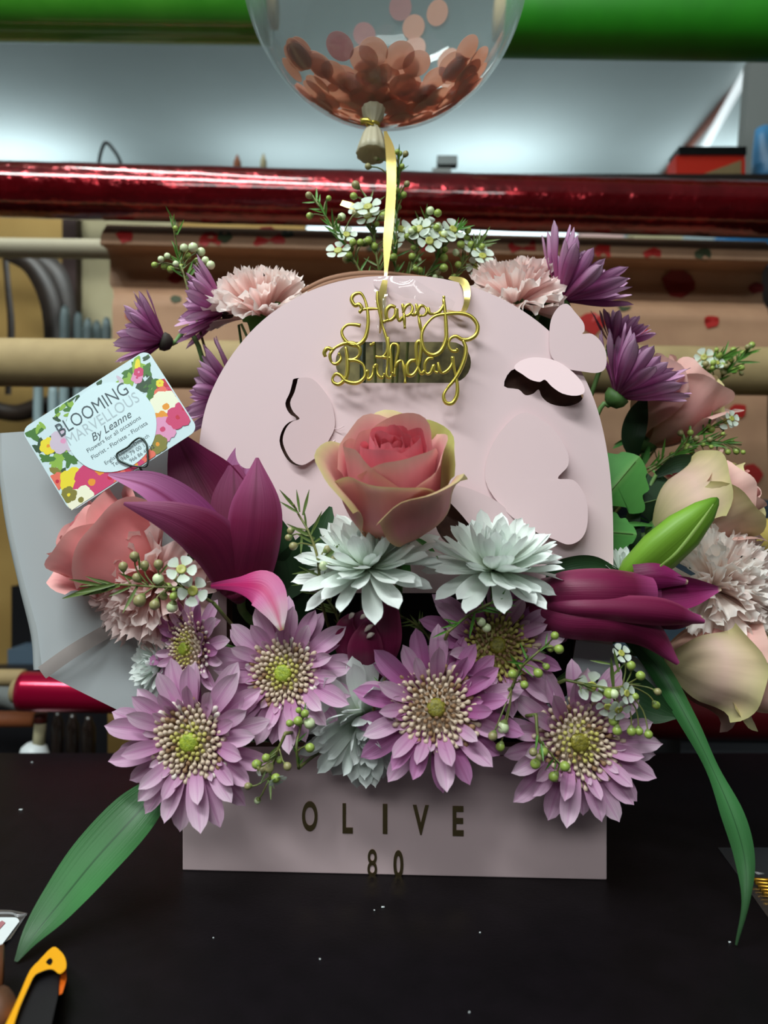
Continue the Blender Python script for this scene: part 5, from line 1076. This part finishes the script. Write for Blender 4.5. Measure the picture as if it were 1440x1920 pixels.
pblade('rolled_edge', [(-2, 812, .462), (2, 880, .460), (18, 985, .458), (42, 1090, .456), (66, 1190, .454), (70, 1256, .452)], [5, 8, 11, 13, 13, 11], M_WRAPE, t, cup=-.7, nu=8, ns=40)
pblade('folded_band', [(78, 1262, .447), (130, 1225, .445), (180, 1195, .444), (260, 1150, .446)], [13, 13, 13, 13], M_WRAPF, t, cup=-.1, nu=4)
t = thing('wrap_corner', 'small grey wrap corner at right behind the wax flowers', 'wrapping', P(1180, 1300, .43))
v, f = sheet([(1080, 1200), (1150, 1210), (1225, 1250), (1280, 1330), (1200, 1362), (1120, 1370), (1060, 1320)], [], lambda x, y, o: P(x, y, .432 - o), .0005); wob('film_sheet', v, f, M_WRAP, t, smooth=False)
mb = MB(); mb.tube([P(1090, 1300, .4325), foam(.1)], .002, 6); mb.build('film_foot', M_WRAP, t)

# ------------------------------------------------------------------ things on the table
def TZ(px, py, z=0.0):
    d = (CH - z) * F / (py - 960); return P(px, py, d)
t = thing('box_cutter', 'black box cutter with yellow end at the lower left corner', 'cutter', TZ(60, 1860))
Z1 = .016
pts = [(98, 1776), (112, 1782), (122, 1796), (124, 1815), (112, 1826), (100, 1818), (88, 1818), (72, 1824), (64, 1830), (56, 1845), (36, 1890), (20, 1935), (5, 1935), (30, 1880), (52, 1828), (62, 1812), (72, 1802)]
v, f = sheet(closed(pts, 3), [closed([(86, 1804), (94, 1796), (99, 1802), (94, 1810)], 3)], lambda x, y, o: TZ(x, y, Z1 + o - .004), .0045); o = wob('yellow_clip', v, f, mat('yellow_plastic', C(236, 164, 10), .4), t, smooth=False)
v, f = sheet([(64, 1832), (72, 1826), (88, 1820), (104, 1820), (112, 1828), (108, 1870), (92, 1940), (22, 1940), (38, 1892)], [], lambda x, y, o: TZ(x, y, .0 + o), .013); wob('black_body', v, f, M_BLACK, t, smooth=False)
v, f = sheet([(114, 1826), (124, 1812), (125, 1835), (117, 1862), (111, 1866), (110, 1840)], [], lambda x, y, o: TZ(x, y, .001 + o), .011); wob('orange_end', v, f, mat('orange_plastic', C(214, 96, 14), .45), t, smooth=False)
t = thing('price_label_packet', 'clear packet with white label at the left edge of the table', 'packet', TZ(10, 1740))
v, f = sheet([(-60, 1704), (20, 1706), (52, 1712), (20, 1760), (-60, 1810)], [], lambda x, y, o: TZ(x, y, .001 + o), .0006); wob('clear_film', v, f, film('packet_film', (.9, .9, .92, 1), .10, .08), t, smooth=False)
mb = MB(); mb.tube(cat([TZ(-20, 1712, .003), TZ(20, 1712, .003), TZ(34, 1717, .0035), TZ(50, 1714, .002)], 10), .0007, 6); mb.build('crimped_edge', film('packet_edge', (.9, .9, .92, 1), .25, .04, gloss=2), t)
v, f = sheet(rrect(-60, 1720, 36, 1800, 8), [], lambda x, y, o: TZ(x - max(0, (y - 1728)) * .75, y, .0018 + o), .0004); wob('white_label', v, f, M_WHITE, t, smooth=False)
v, f = sheet([(-20, 1740), (4, 1726), (10, 1730), (-10, 1752)], [], lambda x, y, o: TZ(x, y, .0024 + o), .0002); wob('red_print', v, f, mat('faded_red', C(170, 110, 116), .6), t, smooth=False)
mb = MB(); mb.tube([TZ(-30, 1830, .012), TZ(6, 1822, .012)], [.010, .011], 16); mb.tube([TZ(-30, 1915, .01), TZ(14, 1890, .01)], .009, 16); mb.build('wooden_handle', mat('worn_wood', C(120, 66, 34), .6, noise=(C(84, 56, 36), 60)), label='worn brown wooden handle at the left edge beside the cutter', cat='handle')
t = thing('gold_pin_packet', 'clear packet with gold pins at the right edge of the table', 'packet', TZ(1420, 1650))
v, f = sheet([(1346, 1589), (1500, 1589), (1500, 1760), (1440, 1720), (1390, 1650)], [], lambda x, y, o: TZ(x, y, .001 + o), .0006); wob('clear_film', v, f, film('packet_film_right', (.86, .86, .88, 1), .03, .15), t, smooth=False)
for k in range(5):
    mb = MB(); mb.tube([TZ(1411 + 5 * k, 1649 + 6.5 * k, .004), TZ(1470, 1649 + 6.5 * k + 2, .004)], .0011, 8); mb.build('gold_pin', mat('brass', C(190, 140, 50), .3, metal=.9) if k == 0 else bpy.data.materials['brass'], t)
mb = MB(); mb.tube([TZ(1412, 1634, .004), TZ(1420, 1637, .005), TZ(1432, 1638, .004)], [.0003, .0008, .0005], 6); mb.build('crimped_edge', bpy.data.materials['packet_edge'], t)
